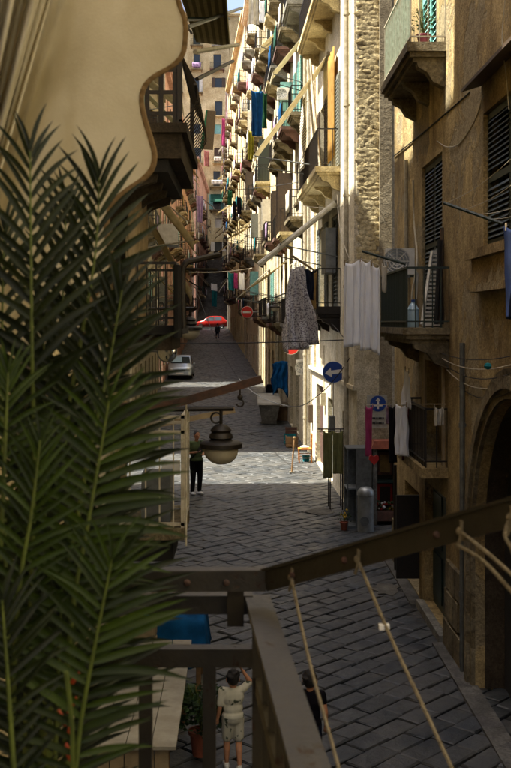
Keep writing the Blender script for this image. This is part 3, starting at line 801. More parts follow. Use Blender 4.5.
# ------------------------------------------------------------------ left side
def building_l1():
    t = thing('near_building', 'shaded ochre building at left carrying the caged balcony and the black iron balconies', 'building', (-1.5, 5, 0), 'street buildings')
    W = Wall((-1.5, 10.3), (-1.5, 13.75), 'L'); A = W.a
    ops = [(A(11.6), A(13.2), 6.66, 9.1), (A(12.3), A(13.6), 4.58, 6.5), (A(11.2), A(12.8), 2.54, 4.3), (A(11.2), A(12.6), .05, 2.1)]
    facade(t, W, -.2, 21.5, ops, 'buff_plaster')
    for o in ops[:3]: window(t, W, *o, 'glass', fmat='shutter_brown', sill=False)
    MB().wbox(W, *ops[3][:2], -.25, -.18, *ops[3][2:]).build('street_door', 'shutter_brown', t)
    # belly-fronted iron balcony
    z = 6.63; a0, a1, out = A(11.0), A(13.7), .92
    m = MB(); m.wbox(W, a0, a1, -.05, out, z-.1, z); m.wbox(W, a0+.06, a1-.06, -.05, out-.06, z-.36, z-.102)
    bal = m.build('balcony', 'dark_wall', t)
    prof = [(0, 0), (.10, .12), (.17, .26), (.16, .40), (.07, .58), (.0, .72), (-.02, .82)]
    base = [Vector((0, 0, 0))]
    for i in range(17):
        a = a0+.04+(a1-a0-.08)*i/16
        MB().tube([W.at(a, out-.06+b, z+h_) for b, h_ in prof], .0065, 4).build('belly_bar', 'iron_black', bal)
    r = MB()
    for b, h_ in ((0, .02), (.15, .40), (-.02, .82)): r.wbox(W, a0, a1, out-.08+b, out-.05+b, z+h_-.012, z+h_+.012)
    for i in range(6):
        b = .05+(out-.2)*i/5; r.wbox(W, a0+.02, a0+.03, b, b+.05, z, z+.8)
    for h_ in (.1, .32, .55, .8): r.wbox(W, a0+.018, a0+.032, 0, out-.06, z+h_-.02, z+h_+.02)
    r.wbox(W, a0, a0+.05, out-.1, out-.05, z, z+.86); r.wbox(W, a1-.05, a1, out-.1, out-.05, z, z+.86)
    r.build('rail', 'iron_black', bal)
    sc = MB(); pts = [W.at(a0+.03, out-.02+.07*cos(t_)*(1-.06*k), z+.92+.07*sin(t_)*(1-.06*k)) for k, t_ in enumerate([.5*i for i in range(16)])]
    sc.tube(pts, .014, 5); sc.build('scroll', 'iron_black', bal)
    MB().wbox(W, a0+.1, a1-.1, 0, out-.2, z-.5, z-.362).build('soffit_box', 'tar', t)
    for k in range(4):
        a = a0+.2+k*.7; MB().prism([W.at(a, b, zz) for b, zz in ((0, z-.502), (.6, z-.502), (.58, z-.58), (.35, z-.66), (.12, z-.9), (0, z-.95))], W.u*.14).build('corbel', 'dark_wall', t)
    # straight black balcony
    balcony(t, W, A(11.9), A(13.7), .8, 4.53, .72, 'tar', 'iron_black', True, .1, 0, .1, mould=False)
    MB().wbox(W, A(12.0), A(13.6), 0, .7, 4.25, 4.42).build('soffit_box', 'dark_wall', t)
    pts = spline([W.at(A(11.8), .84, 4.5), W.at(A(11.8), .83, 5.05), W.at(A(11.8), .86, 5.22), W.at(A(11.9), 1.0, 5.27), W.at(A(12.2), 1.22, 5.34)])
    MB().tube(pts, .035, 8).build('gooseneck_pipe', 'iron_black', t, smooth=True)
    MB().tube([W.at(A(11.85), .85, 5.16), W.at(A(12.2), 1.2, 5.17)], .018).build('stay_bar', 'iron_black', t)
    MB().tube([W.at(A(11.8), .78, 4.4), W.at(A(11.8), .78, 5.2)], .05, 8).build('rolled_screen', 'tar', t)
    # caged balcony
    z = 2.5; a0, a1, out = A(10.7), A(11.75), .91
    bal = MB().wbox(W, a0-.02, a1, -.05, out, z-.12, z).build('balcony', 'old_stone', t)
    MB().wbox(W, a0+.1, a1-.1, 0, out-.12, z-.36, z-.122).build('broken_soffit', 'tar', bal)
    f = MB(); q = .035
    for zz in (z+.02, z+.95, z+1.1): f.wbox(W, a0, a0+q, 0, out, zz, zz+.03); f.wbox(W, a0+q, a1, out-q, out, zz, zz+.03); f.wbox(W, a1-q, a1, 0, out-q, zz, zz+.03)
    for a in (a0, a1-q): f.wbox(W, a, a+q, out-q, out, z, z+1.14); f.wbox(W, a, a+q, 0, q, z, z+1.14)
    f.build('cage_frame', 'beige_metal', bal)
    for b in (.2, .36, .52, .66, .8): vbar('cage_bar', 'beige_metal', bal, W.at(a0+.02, b, z), .014, 1.1)
    for i in range(1, 8): vbar('cage_bar', 'beige_metal', bal, W.at(a0+(a1-a0)*i/8, out-.02, z), .014, 1.1)
    # clutter standing inside the cage
    MB().wbox(W, A(11.0), A(11.4), .45, .75, z, z+.5).build('storage_box', 'grey_metal', bal)
    MB().wbox(W, A(11.5), A(11.55), .62, .82, z+.42, z+.57).build('white_tag', 'sign_white', bal)
    pipe(t, W, A(10.5), 0, 20, .06, 'pale_pipe', .09)
    # reed blind hanging by the wall
    for k in range(9): MB().tube([W.at(A(12.0+.17*k), .25, 4.55), W.at(A(12.0+.17*k), .25, 6.3)], .06, 5).build('reed', 'pale_wood', t)
    return t, W
BL1, WL1 = building_l1()
def building_l0():  # guessed building; its unseen roof is kept low to let sunlight across the street
    t = thing('sun_gap_building', 'hidden ochre building behind the palms, roof made low so sun reaches the wall opposite', 'building', (-1.5, 0, 0), 'street buildings')
    W = Wall((-1.5, -12), (-1.5, 10.25), 'L'); A = W.a
    ops = [(A(7), A(8.4), 3.1, 5.5), (A(-.4), A(1.0), 3.1, 5.5), (A(6.8), A(8.6), .05, 2.3)]
    facade(t, W, -.2, 13.2, ops, 'buff_plaster')
    for o in ops: window(t, W, *o, 'shut', 'shutter_brown', False, sill=False)
    MB().wbox(W, 0, W.L, 0, .25, 12.9, 13.18).build('cornice', 'buff_plaster', t)
building_l0()
BL2, WL2 = far_building('townhouse', 'shaded ochre house on the left behind the caged balcony, with tan awnings', (-3.2, 13.8), (-3.75, 29), 'L', 19.5, 'buff_plaster', 21, 3.4, awn=.2)
BL3, WL3 = far_building('townhouse', 'shaded grey house on the left past the sunlit crossing', (-3.95, 36.2), (-5.0, 63.5), 'L', 17.9, 'grey_plaster', 22, 3.3, awn=.5)
BL4, WL4 = far_building('townhouse', 'pinkish house on the left beside the parked silver car', (-5.1, 67.5), (-5.75, 121), 'L', 21.5, 'pink_plaster', 23, 3.8, awn=.35, detail=False)
# ------------------------------------------------------------------ beyond the crossing: stairs and hillside houses
def hill():
    m = MB(); n = 60; d0, z0 = 132.0, 3.8
    for k in range(n): m.box(-6.2, -1.4, d0+k*.58, d0+n*.58+.5, z0+k*.175, z0+(k+1)*.175-.0005*0)
    s = structure(m.build('stairs', 'concrete'))
    MB().grid(lambda i, j: (-130+260*i, 168+232*j, 12+58*j*(1-.2*abs(i-.5))), 20, 20)
    h = MB().grid(lambda i, j: (-200+400*i, 190+300*j, 13+70*j+4*sin(i*19)*j), 30, 20).build('hillside', 'hill_green', recalc=False, smooth=True); structure(h)
    far_building('hillside_house', 'lilac-white house right of the far stairs', (-1.75, 131.5), (-2.5, 166), 'R', 33, 'lilac_plaster', 31, 4.2, awn=.2, detail=False, z0=3.8)
    far_building('hillside_house', 'rose house left of the far stairs', (-5.85, 131.5), (-5.6, 166), 'L', 25, 'pink_plaster', 32, 4.2, awn=.25, detail=False, z0=3.8)
    far_building('hillside_house', 'pale tall house closing the view above the stairs', (-16, 170), (8, 171), 'L', 54, 'cream_plaster', 33, 3.4, awn=.3, detail=False, z0=13.5, first=1.5)
hill()
# ------------------------------------------------------------------ the photographer's balcony
def own_balcony():
    t = thing('balcony_railing', 'dark brown painted metal balcony railing with flat handrail in the foreground', 'railing', (0, 1.9, 3.0))
    ZR = H-.505
    fx = lambda d: .0275+(1.95-d)*.0665
    m = MB(); p, q = Vector((fx(1.97), 1.97, ZR-.006)), Vector((fx(.3), .3, ZR-.006))
    m.bar(p, q, .046, .012); m.build('handrail', 'rail_paint', t)
    m = MB(); d = Vector((0, 0, -.03)); m.bar(p+d+Vector((.006, 0, 0)), q+d+Vector((.006, 0, 0)), .026, .034); m.build('handrail_web', 'rail_paint', t)
    m = MB(); d = Vector((.006, 0, -.155)); m.bar(p+d, q+d, .022, .028); m.build('lower_rail', 'rail_paint', t)
    z0 = 3.02
    for k in range(12):
        dd = 1.82-.12*k; vbar('baluster', 'rail_paint', t, Vector((fx(dd)+.006, dd, z0)), .02, ZR-.05-z0)
    vbar('corner_post', 'rail_paint', t, Vector((fx(1.96)+.004, 1.965, z0)), .028, ZR-.02-z0)
    for nm, zz, h_ in (('end_rail', H-.52, .034), ('lower_end_rail', H-.618, .034)):
        MB().box(-1.49, .018, 1.955, 1.985, zz-h_/2, zz+h_/2).build(nm, 'rail_paint', t)
    for k in range(10):
        x = -.062-.118*k; vbar('baluster', 'rail_paint', t, Vector((x, 1.97, z0)), .024, H-.635-z0)
    MB().box(-1.5, .1, -1.5, 2.02, 2.86, 3.02).build('floor_slab', 'concrete', t)
    # outer drying bar
    b = thing('drying_bar', 'brown angle-iron drying bar bending up to the right over the street', 'drying bar', P(262, 581, 1.91))
    m = MB()
    pts = [P(60, 582, 1.91), P(266, 581, 1.91), P(640, 478, 1.30)]
    for (a, c) in ((pts[0], pts[1]), (pts[1], pts[2])):
        m.bar(a, c, .006, .037); m.bar(a+Vector((0, .014, .0165)), c+Vector((0, .014, .0165)), .03, .005)
    m.build('angle_bar', 'rail_paint', b)
    for tt in (.1, .28, .55):
        c = pts[1].lerp(pts[2], tt)+Vector((0, -.004, 0)); MB().lathe(c, [(0, .007), (.004, .0065), (.006, .004), (.006, 0)], 8, axis=(0, -1, 0)).build('bolt', 'rust', b)
    for x in (-.03, -.10):
        MB().lathe(Vector((x, 1.905, pts[0].z)), [(0, .007), (.004, .0065), (.006, .004), (.006, 0)], 8, axis=(0, -1, 0)).build('bolt', 'rust', b)
    MB().bar(P(235.5, 588, 1.915), P(235.5, 625, 1.935), .03, .012, (0, 1, 0)).build('clip', 'rail_paint', b)
    for i, (x, y) in enumerate(((291, 578), (357, 562), (459, 512), (509, 517))):
        s_ = (x-VX)/F; tt = (s_*1.91-.04125)/(.44335+.61*s_); c = pts[1].lerp(pts[2], tt)+Vector((0, -.006, -.004)); kn = MB(); kn.ball(c, (.006, .006, .007), 8, 5); kn.ball(c+Vector((.005, -.002, -.008)), (.005, .005, .006), 8, 5); kn.tube([c+Vector((-.003, .004, -.024)), c+Vector((0, -.004, -.01)), c+Vector((.002, -.004, .014)), c+Vector((.002, .02, .018))], .003, 6)
        lab = ('rope tied at the bend of the drying bar, running down beside the handrail', 'long single rope tied mid-bar, hanging slack to the bottom edge', 'doubled rope tied near the right edge of the drying bar', 'short rope knotted at the far right end of the drying bar')[i]
        r = thing('rope', lab, 'rope', c, 'ropes on the drying bar'); kn.build('knot', 'rope', r, smooth=True)
        st = MB(); e = [[(309, 660, 1.72), (331, 740, 1.55), (358, 840, 1.35)], [(390, 636, 1.63), (420, 700, 1.53), (478, 825, 1.35)], [(486, 552, 1.47), (512, 575, 1.42), (560, 618, 1.3)], [(505, 535, 1.45), (512, 550, 1.44), (525, 590, 1.42)]][i]
        st.tube(spline([c]+[P(*q) for q in e], 6), .0029, 6); st.build('strand', 'rope', r, smooth=True)
        if i == 1: MB().box(*[v for a in range(3) for v in (P(384, 627, 1.645)[a]-(.008, .005, .004)[a], P(384, 627, 1.645)[a]+(.008, .005, .004)[a])]).build('tape', 'sign_white', r)
        if i == 2:
            MB().tube(spline([c+Vector((-.003, 0, -.02)), P(484, 562, 1.47), P(512, 592, 1.42), P(560, 645, 1.3)], 6), .0029, 6).build('strand', 'rope', r, smooth=True)
own_balcony()

def canvas():
    t = thing('awning_canvas', 'cream canvas awning flap with brown-bound scalloped edge, top left', 'awning', P(100, 0, 2.2))
    edge = [(178, -60), (180, -25), (180, 0), (186, 18), (187, 36), (184, 55), (172, 68), (156, 77), (146, 87), (143, 100), (146, 118), (152, 138), (156, 155), (153, 170), (143, 181), (130, 190), (118, 200), (110, 214), (108, 232), (112, 252), (113, 270), (104, 286), (92, 300), (86, 320), (84, 345)]
    E = spline([Vector((x, y, 0)) for x, y in edge], 4); n = len(E)-1
    def dep(x, y):
        f = max(0, min(1, (75-x)/75+.0)); g = .5+.5*sin((x+.36*y)*.115)
        return 2.25+.0009*(160-x)+f*.12*g+.02*sin(y*.02+x*.03)-.06*math.exp(-((x+.33*y-52)/7)**2)*f*2
    def fn(i, j):
        k = i*n; a = int(min(k, n-1)); e = E[a].lerp(E[a+1], k-a); x = -70+(e.x+70)*j; y = e.y-(1-j)*(e.y+60)*.0
        return P(x, y, dep(x, y))
    o = MB().grid(fn, n, 60).build('flap', 'canvas', t, smooth='all', solid=.004, recalc=False)
    def gath(i, j):
        y = -60+310*i; xr = 52-.29*max(y, -60)-2; xl = -70; x = xl+(xr-xl)*j
        return P(x, y, 2.12+.05*sin(j*34+i*1.5)+.03*sin(j*71+2*i)+.06*j)
    MB().grid(gath, 20, 80).build('gathered_side', 'canvas', t, smooth='all', solid=.004, recalc=False)
    def hemf(i, j):
        k = i*n; a = int(min(k, n-1)); e = E[a].lerp(E[a+1], k-a); d = (E[a+1]-E[a]).normalized(); q = e+Vector((-d.y*-1, d.x*-1, 0))*(-1.2+5.2*(1-j))*-1
        x, y = e.x-(-d.y)*(-1.0+5.0*j)*-1, e.y-(d.x)*(-1.0+5.0*j)*-1
        return P(x, y, dep(x, y)-.004-.0015*sin(i*260)*j)
    MB().grid(hemf, n*2, 3).build('hem_binding', 'canvas_hem', o, smooth='all', solid=.003, recalc=False)
canvas()

# ------------------------------------------------------------------ palms
def leaf_mesh(nm, mat, seed, curl):
    R = random.Random(seed); N = 9; v = []; f = []
    for i in range(N+1):
        t = i/N; w = .5*(.35+.65*min(1, t/.15))*(1-max(0, (t-.45)/.55)**1.7)*.085
        x = curl*t*t; z = -.16*t*t; 
        v += [(x-w, t, z+.35*w), (x, t, z-.25*w), (x+w, t, z+.35*w)]
    for i in range(N):
        a = i*3; f += [(a, a+1, a+4, a+3), (a+1, a+2, a+5, a+4)]
    return MB().add(v, f).mesh(nm, mat, 'all', False)
LEAF = {}
for mt in ('palm_dark', 'palm_bright'):
    for sgn in (-1, 1): LEAF[mt, sgn] = [leaf_mesh('leaflet', mt, k, sgn*(.12+.10*k)) for k in range(3)]
def frond(root, pts, n, ln, mat, seed, a0=16, a1=46, tipleaf=True, skipl=0):
    R = random.Random(seed); C = spline([P(*p) for p in pts], 10); N = len(C)-1
    cam_p = Vector((0, 0, H))
    fr = MB().tube(C, [.0012+.0026*i/N for i in range(N+1)], 6).build('frond', 'palm_stem', root, smooth=True)
    L0 = ln/F*pts[0][2]
    for k in range(n):
        t = (k/n)**1.05; i = min(int(t*N), N-1); c = C[i].lerp(C[i+1], t*N-i); tan = (C[max(i-1, 0)]-C[min(i+2, N)]).normalized()
        nrm = (cam_p-c).normalized(); side = tan.cross(nrm).normalized()
        for s in (-1, 1):
            if skipl == s: continue
            a = radians(a0+(a1-a0)*min(1, t*2.2)+R.uniform(-5, 5)) if k else radians(8)
            d = tan*cos(a)+side*s*sin(a)+nrm*R.uniform(-.28, .22); d.normalize()
            zv = (nrm+side*s*.35+Vector((R.uniform(-.3, .3), R.uniform(-.3, .3), R.uniform(-.3, .3)))); xv = d.cross(zv).normalized(); zv = xv.cross(d)
            L = L0*(.62+.5*min(1, t*3))*(1-.35*max(0, t-.6)/.4)*R.uniform(.88, 1.1)
            M3 = Matrix((xv, d, zv)).transposed().to_4x4()
            put('leaflet', LEAF[mat, s if xv.dot(side) > 0 else -s][R.randrange(3)], fr, Matrix.Translation(c)@M3@Matrix.Diagonal((L, L, L, 1)))
def pot(t, c, r, h, mat='terracotta'):
    MB().lathe(c, [(0, 0), (r*.72, 0), (r*.95, h*.85), (r*1.08, h*.86), (r*1.08, h), (r*.95, h), (r*.93, h*.9), (0, h*.9)], 20).build('pot', mat, t, smooth=True)
def palms():
    t = thing('potted_palm', 'tall dark green palm at left with upright fronds against the canvas', 'palm', (-.32, 1.62, 3.02), 'foreground palms')
    frond(t, [(30, 152, 1.45), (31, 250, 1.45), (32, 350, 1.46), (34, 470, 1.5), (30, 640, 1.55)], 27, 84, 'palm_dark', 1)
    frond(t, [(99, 178, 1.6), (97, 235, 1.6), (90, 290, 1.6), (80, 345, 1.61), (66, 430, 1.62), (50, 600, 1.62)], 25, 82, 'palm_dark', 2)
    frond(t, [(66, 208, 1.78), (62, 330, 1.77), (60, 480, 1.75), (50, 640, 1.7)], 25, 80, 'palm_dark', 3)
    frond(t, [(122, 290, 1.56), (108, 370, 1.56), (88, 460, 1.57), (62, 600, 1.6)], 22, 76, 'palm_dark', 4)
    frond(t, [(46, 470, 1.6), (44, 600, 1.6), (40, 800, 1.6)], 22, 88, 'palm_dark', 5)
    frond(t, [(4, 230, 1.7), (2, 400, 1.7), (8, 640, 1.66)], 22, 80, 'palm_dark', 12)
    pot(t, Vector((-.34, 1.55, 3.02)), .12, .34)
    for k in range(3): MB().tube([Vector((-.34+.03*k, 1.62, 3.3)), P(30+20*k, 640, 1.58)], .008, 6).build('stalk', 'palm_stem', t)
    t = thing('potted_palm', 'dense dark palm behind the other two, filling the shaded lower left', 'palm', (-.42, 1.78, 3.02), 'foreground palms')
    for k, pp in enumerate(([(14, 400), (20, 520), (26, 700), (30, 900)], [(70, 420), (64, 540), (56, 700), (50, 900)], [(100, 500), (90, 600), (76, 720), (66, 900)], [(44, 330), (44, 450), (42, 640), (40, 900)], [(-6, 520), (4, 640), (14, 800), (18, 900)], [(104, 330), (92, 430), (74, 560), (56, 760)])):
        frond(t, [(x, y, 1.80-.02*k) for x, y in pp], 23, 92, 'palm_dark', 40+k, 25, 55)
    pot(t, Vector((-.42, 1.78, 3.02)), .16, .3)
    t = thing('potted_palm', 'lower brighter green palm at left, its leaflets reaching over the railing', 'palm', (-.24, 1.36, 3.02), 'foreground palms')
    frond(t, [(109, 400, 1.36), (100, 455, 1.36), (87, 530, 1.36), (74, 600, 1.36), (66, 690, 1.36)], 30, 82, 'palm_bright', 6, 30, 62)
    frond(t, [(8, 372, 1.36), (5, 450, 1.36), (0, 560, 1.36)], 20, 60, 'palm_bright', 7)
    frond(t, [(40, 440, 1.32), (32, 510, 1.32), (18, 600, 1.32), (12, 720, 1.34)], 22, 62, 'palm_bright', 8)
    frond(t, [(112, 560, 1.30), (96, 640, 1.3), (80, 730, 1.3), (70, 830, 1.3)], 25, 84, 'palm_bright', 9, 30, 62)
    frond(t, [(2, 600, 1.27), (8, 680, 1.27), (16, 800, 1.27)], 20, 70, 'palm_dark', 10)
    frond(t, [(62, 590, 1.42), (58, 690, 1.42), (52, 840, 1.42)], 24, 78, 'palm_dark', 11)
    pot(t, Vector((-.25, 1.3, 3.02)), .12, .3)
    t = thing('red_flower_stem', 'orange-red bracts glowing among the dark lower palm leaves', 'flower', P(70, 800, 1.33))
    MB().tube(spline([P(72, 800, 1.30), P(72, 730, 1.29), P(66, 672, 1.28)], 5), .003, 5).build('stem', 'palm_stem', t)
    for k, (x, y, an) in enumerate(((72, 705, .5), (62, 718, -.4), (70, 730, .2), (68, 752, -.2), (74, 680, .6))):
        c = P(x, y, 1.31); m = MB().ball(c, (.003, .003, .012), 8, 6, Matrix.Rotation(an, 3, 'Y')); m.build('bract', 'bract_orange', t, smooth=True)
palms()

# ------------------------------------------------------------------ lamps and signs
def street_lamp(label, c, r, arm, hangz):
    """c: centre of the rim; arm: list of points of the bracket"""
    c = Vector(c); t = thing('street_lamp', label, 'street lamp', c, 'hanging street lamps')
    k = r/.22
    MB().lathe(c, [(0, .24*k), (.05*k, .23*k), (.09*k, .20*k), (.115*k, .17*k), (.10*k, .145*k), (.12*k, .125*k), (.13*k, .09*k), (.105*k, .075*k), (.14*k, .06*k), (.2*k, .05*k), (.225*k, .03*k), (.225*k, -.015*k), (.2*k, -.02*k), (.18*k, 0), (0, .02*k)], 24).build('cap', 'lamp_iron', t, smooth=True)
    prof = [(.175*k, -.012*k), (.178*k, -.05*k), (.17*k, -.09*k), (.15*k, -.13*k), (.115*k, -.165*k), (.06*k, -.185*k), (.02*k, -.19*k)]
    b = MB().lathe(c, prof, 28, skip=(lambda i, j: (i, j) in {(2, 14), (2, 15), (3, 13), (3, 14), (3, 15), (3, 16), (4, 13), (4, 14), (4, 15), (4, 16), (4, 17), (5, 14), (5, 15)}) if r > .2 and c.y < 13 else None).build('bowl', 'lamp_glass', t, smooth=True, solid=.006)
    ring = [c+Vector((.055*k*cos(x)-.05*k, 0, .30*k+.055*k*sin(x))) for x in [i*pi/8 for i in range(17)]]
    MB().tube([c+Vector((0, 0, .22*k)), Vector((c.x, c.y, hangz))], .02*k, 6).build('hanger', 'lamp_iron', t)
    MB().tube(ring, .012*k, 6).build('ring', 'lamp_iron', t, smooth=True)
    MB().tube(arm, .028*k if r > .2 else .035, 8).build('arm', 'lamp_iron', t, smooth=True)
    return t
L = P(221, 446, 11.5)
street_lamp('large hanging street lamp with broken milky bowl on a horizontal arm, left of centre', L, .225, [Vector((-1.5, 11.5, 3.62)), Vector((-.1, 11.5, 3.64))], 3.62)
L2 = P(190, 329, 19.5)
street_lamp('hanging street lamp with whole milky bowl in front of the silver car', L2, .22, [Vector((-3.4, 19.5, L2.z+.35)), Vector((-.9, 19.5, L2.z+.38))], L2.z+.36)
L3 = P(275, 307, 43)
street_lamp('small street lamp with white bowl on the right, beside the dress', L3, .21, spline([Vector((2.05, 43, L3.z+.2)), Vector((1.8, 43, L3.z+.55)), Vector((1.3, 43, L3.z+.4))]), L3.z+.4)
def iron_beam():
    t = thing('iron_beam', 'rusty iron beam slanting out from the left wall above the lamp', 'beam', P(150, 408, 10.4))
    MB().bar(P(88, 410, 10.4), P(180, 402, 10.4), .07, .075).build('beam', 'rust', t)
    MB().bar(P(180, 402, 10.4), P(262, 379, 10.4), .07, .078).build('beam', 'rust', t)
    c = P(240, 389, 10.4); m = MB(); m.tube([c, c-Vector((0, 0, .06))], .01); m.ball(c-Vector((0, 0, .08)), .028, 8, 5)
    m.tube([c-Vector((0, 0, .1))+Vector((.035*cos(a), 0, -.035+.035*sin(a))) for a in [pi/2-i*.5 for i in range(10)]], .009); m.build('hook', 'iron_black', t)
    tag(MB().tube([P(186, 398, 10.55), P(186, 546, 10.55)], .012, 6).build('pole', 'beige_metal'), 'thin pale stick standing upright against the caged balcony', 'pole')
    tag(MB().bar(P(120, 432, 12.3), P(235, 410, 12.3), .02, .06).build('plank', 'pale_wood'), 'pale weathered plank jutting out behind the broken lamp', 'plank')
iron_beam()

def disc(c, r, mat, name, parent, y, th=.012):
    return MB().lathe((c[0], c[1]-y, c[2]), [(0, 0), (r, 0), (r, th), (0, th)], 28, axis=(0, 1, 0)).build(name, mat, parent)
def no_entry(label, c, r, wallx):
    t = thing('no_entry_sign', label, 'road sign', c, 'no-entry signs'); c = Vector(c)
    disc(c, r, 'sign_white', 'backplate', t, 0); disc(c, r*.94, 'sign_red', 'red_face', t, .006, .006)
    MB().box(c.x-r*.7, c.x+r*.7, c.y-.012, c.y-.0065, c.z-r*.16, c.z+r*.16).build('white_bar', 'sign_white', t)
    MB().tube([Vector((wallx, c.y+.05, c.z)), Vector((c.x-.1, c.y+.05, c.z))], .03, 6).build('bracket', 'grey_metal', t)
no_entry('small red no-entry sign far up the street on the right', P(247, 312, 62), .35, 1.42)
no_entry('red no-entry sign half hidden by the hanging dress', P(291, 346, 36), .29, 2.33)
def arrow_sign():
    c = P(333.5, 372, 27); r = .28
    t = thing('arrow_sign', 'round blue road sign with white left arrow on the cream building', 'road sign', c)
    disc(c, r, 'sign_white', 'backplate', t, 0); disc(c, r*.95, 'sign_blue', 'blue_face', t, .006, .006)
    pts = [(-.78, 0), (-.2, .45), (-.2, .17), (.75, .17), (.75, -.17), (-.2, -.17), (-.2, -.45)]
    a = radians(8); R2 = lambda x, z: (x*cos(a)-z*sin(a), x*sin(a)+z*cos(a))
    MB().prism([(c.x+r*R2(x, z)[0], c.y-.013, c.z+r*R2(x, z)[1]) for x, z in pts], (0, .006, 0)).build('arrow', 'sign_white', t)
    MB().tube([Vector((2.56, 27.05, c.z)), Vector((c.x, 27.05, c.z))], .025, 6).build('bracket', 'grey_metal', t)
    t = thing('parking_notice', 'white notice board with blue round symbol and small dark lines, beside the pink cloth', 'sign', P(377, 411, 24.3))
    q0, q1 = P(367, 428, 24.3), P(387, 395, 24.3)
    MB().box(q0.x, q1.x, 24.28, 24.31, q0.z, q1.z).build('board', 'notice_white', t)
    c = P(378, 403.5, 24.27); disc(c, .18, 'sign_blue', 'round_symbol', t, 0, .006)
    m = MB(); m.box(c.x-.02, c.x+.02, c.y-.012, c.y-.007, c.z-.12, c.z+.10); m.box(c.x-.1, c.x+.1, c.y-.012, c.y-.007, c.z-.06, c.z-.025)
    m.prism([(c.x-.06, c.y-.012, c.z+.06), (c.x+.06, c.y-.012, c.z+.06), (c.x, c.y-.012, c.z+.14)], (0, .005, 0)); m.build('symbol', 'sign_white', t)
    for z in (418, 423):
        m = MB(); x = 369.5
        for w in (2.4, 3.2, 1.8, 3.4, 1.6):
            a, b = P(x, z+.9, 24.27), P(x+w, z-.9, 24.27); m.box(a.x, b.x, 24.270, 24.279, a.z, b.z); x += w+.5
        m.build('print_line', 'ink', t)
arrow_sign()
def traffic_mirror():
    c = P(167, 352, 26); t = thing('traffic_mirror', 'round convex traffic mirror on the left in front of the silver car', 'mirror', c)
    MB().lathe(c, [(0, -.06), (.12, -.05), (.2, -.02), (.24, 0)], 24, axis=(.25, 1, 0)).build('glass', 'mirror_glass', t, smooth=True)
    MB().lathe(c, [(.235, -.01), (.255, -.02), (.26, .02), (.1, .05), (0, .05)], 24, axis=(.25, 1, 0)).build('rim', 'grey_metal', t, smooth=True)
    MB().tube([c+Vector((0, .06, 0)), Vector((-3.6, 26.1, c.z+.1))], .025, 6).build('bracket', 'grey_metal', t)
traffic_mirror()

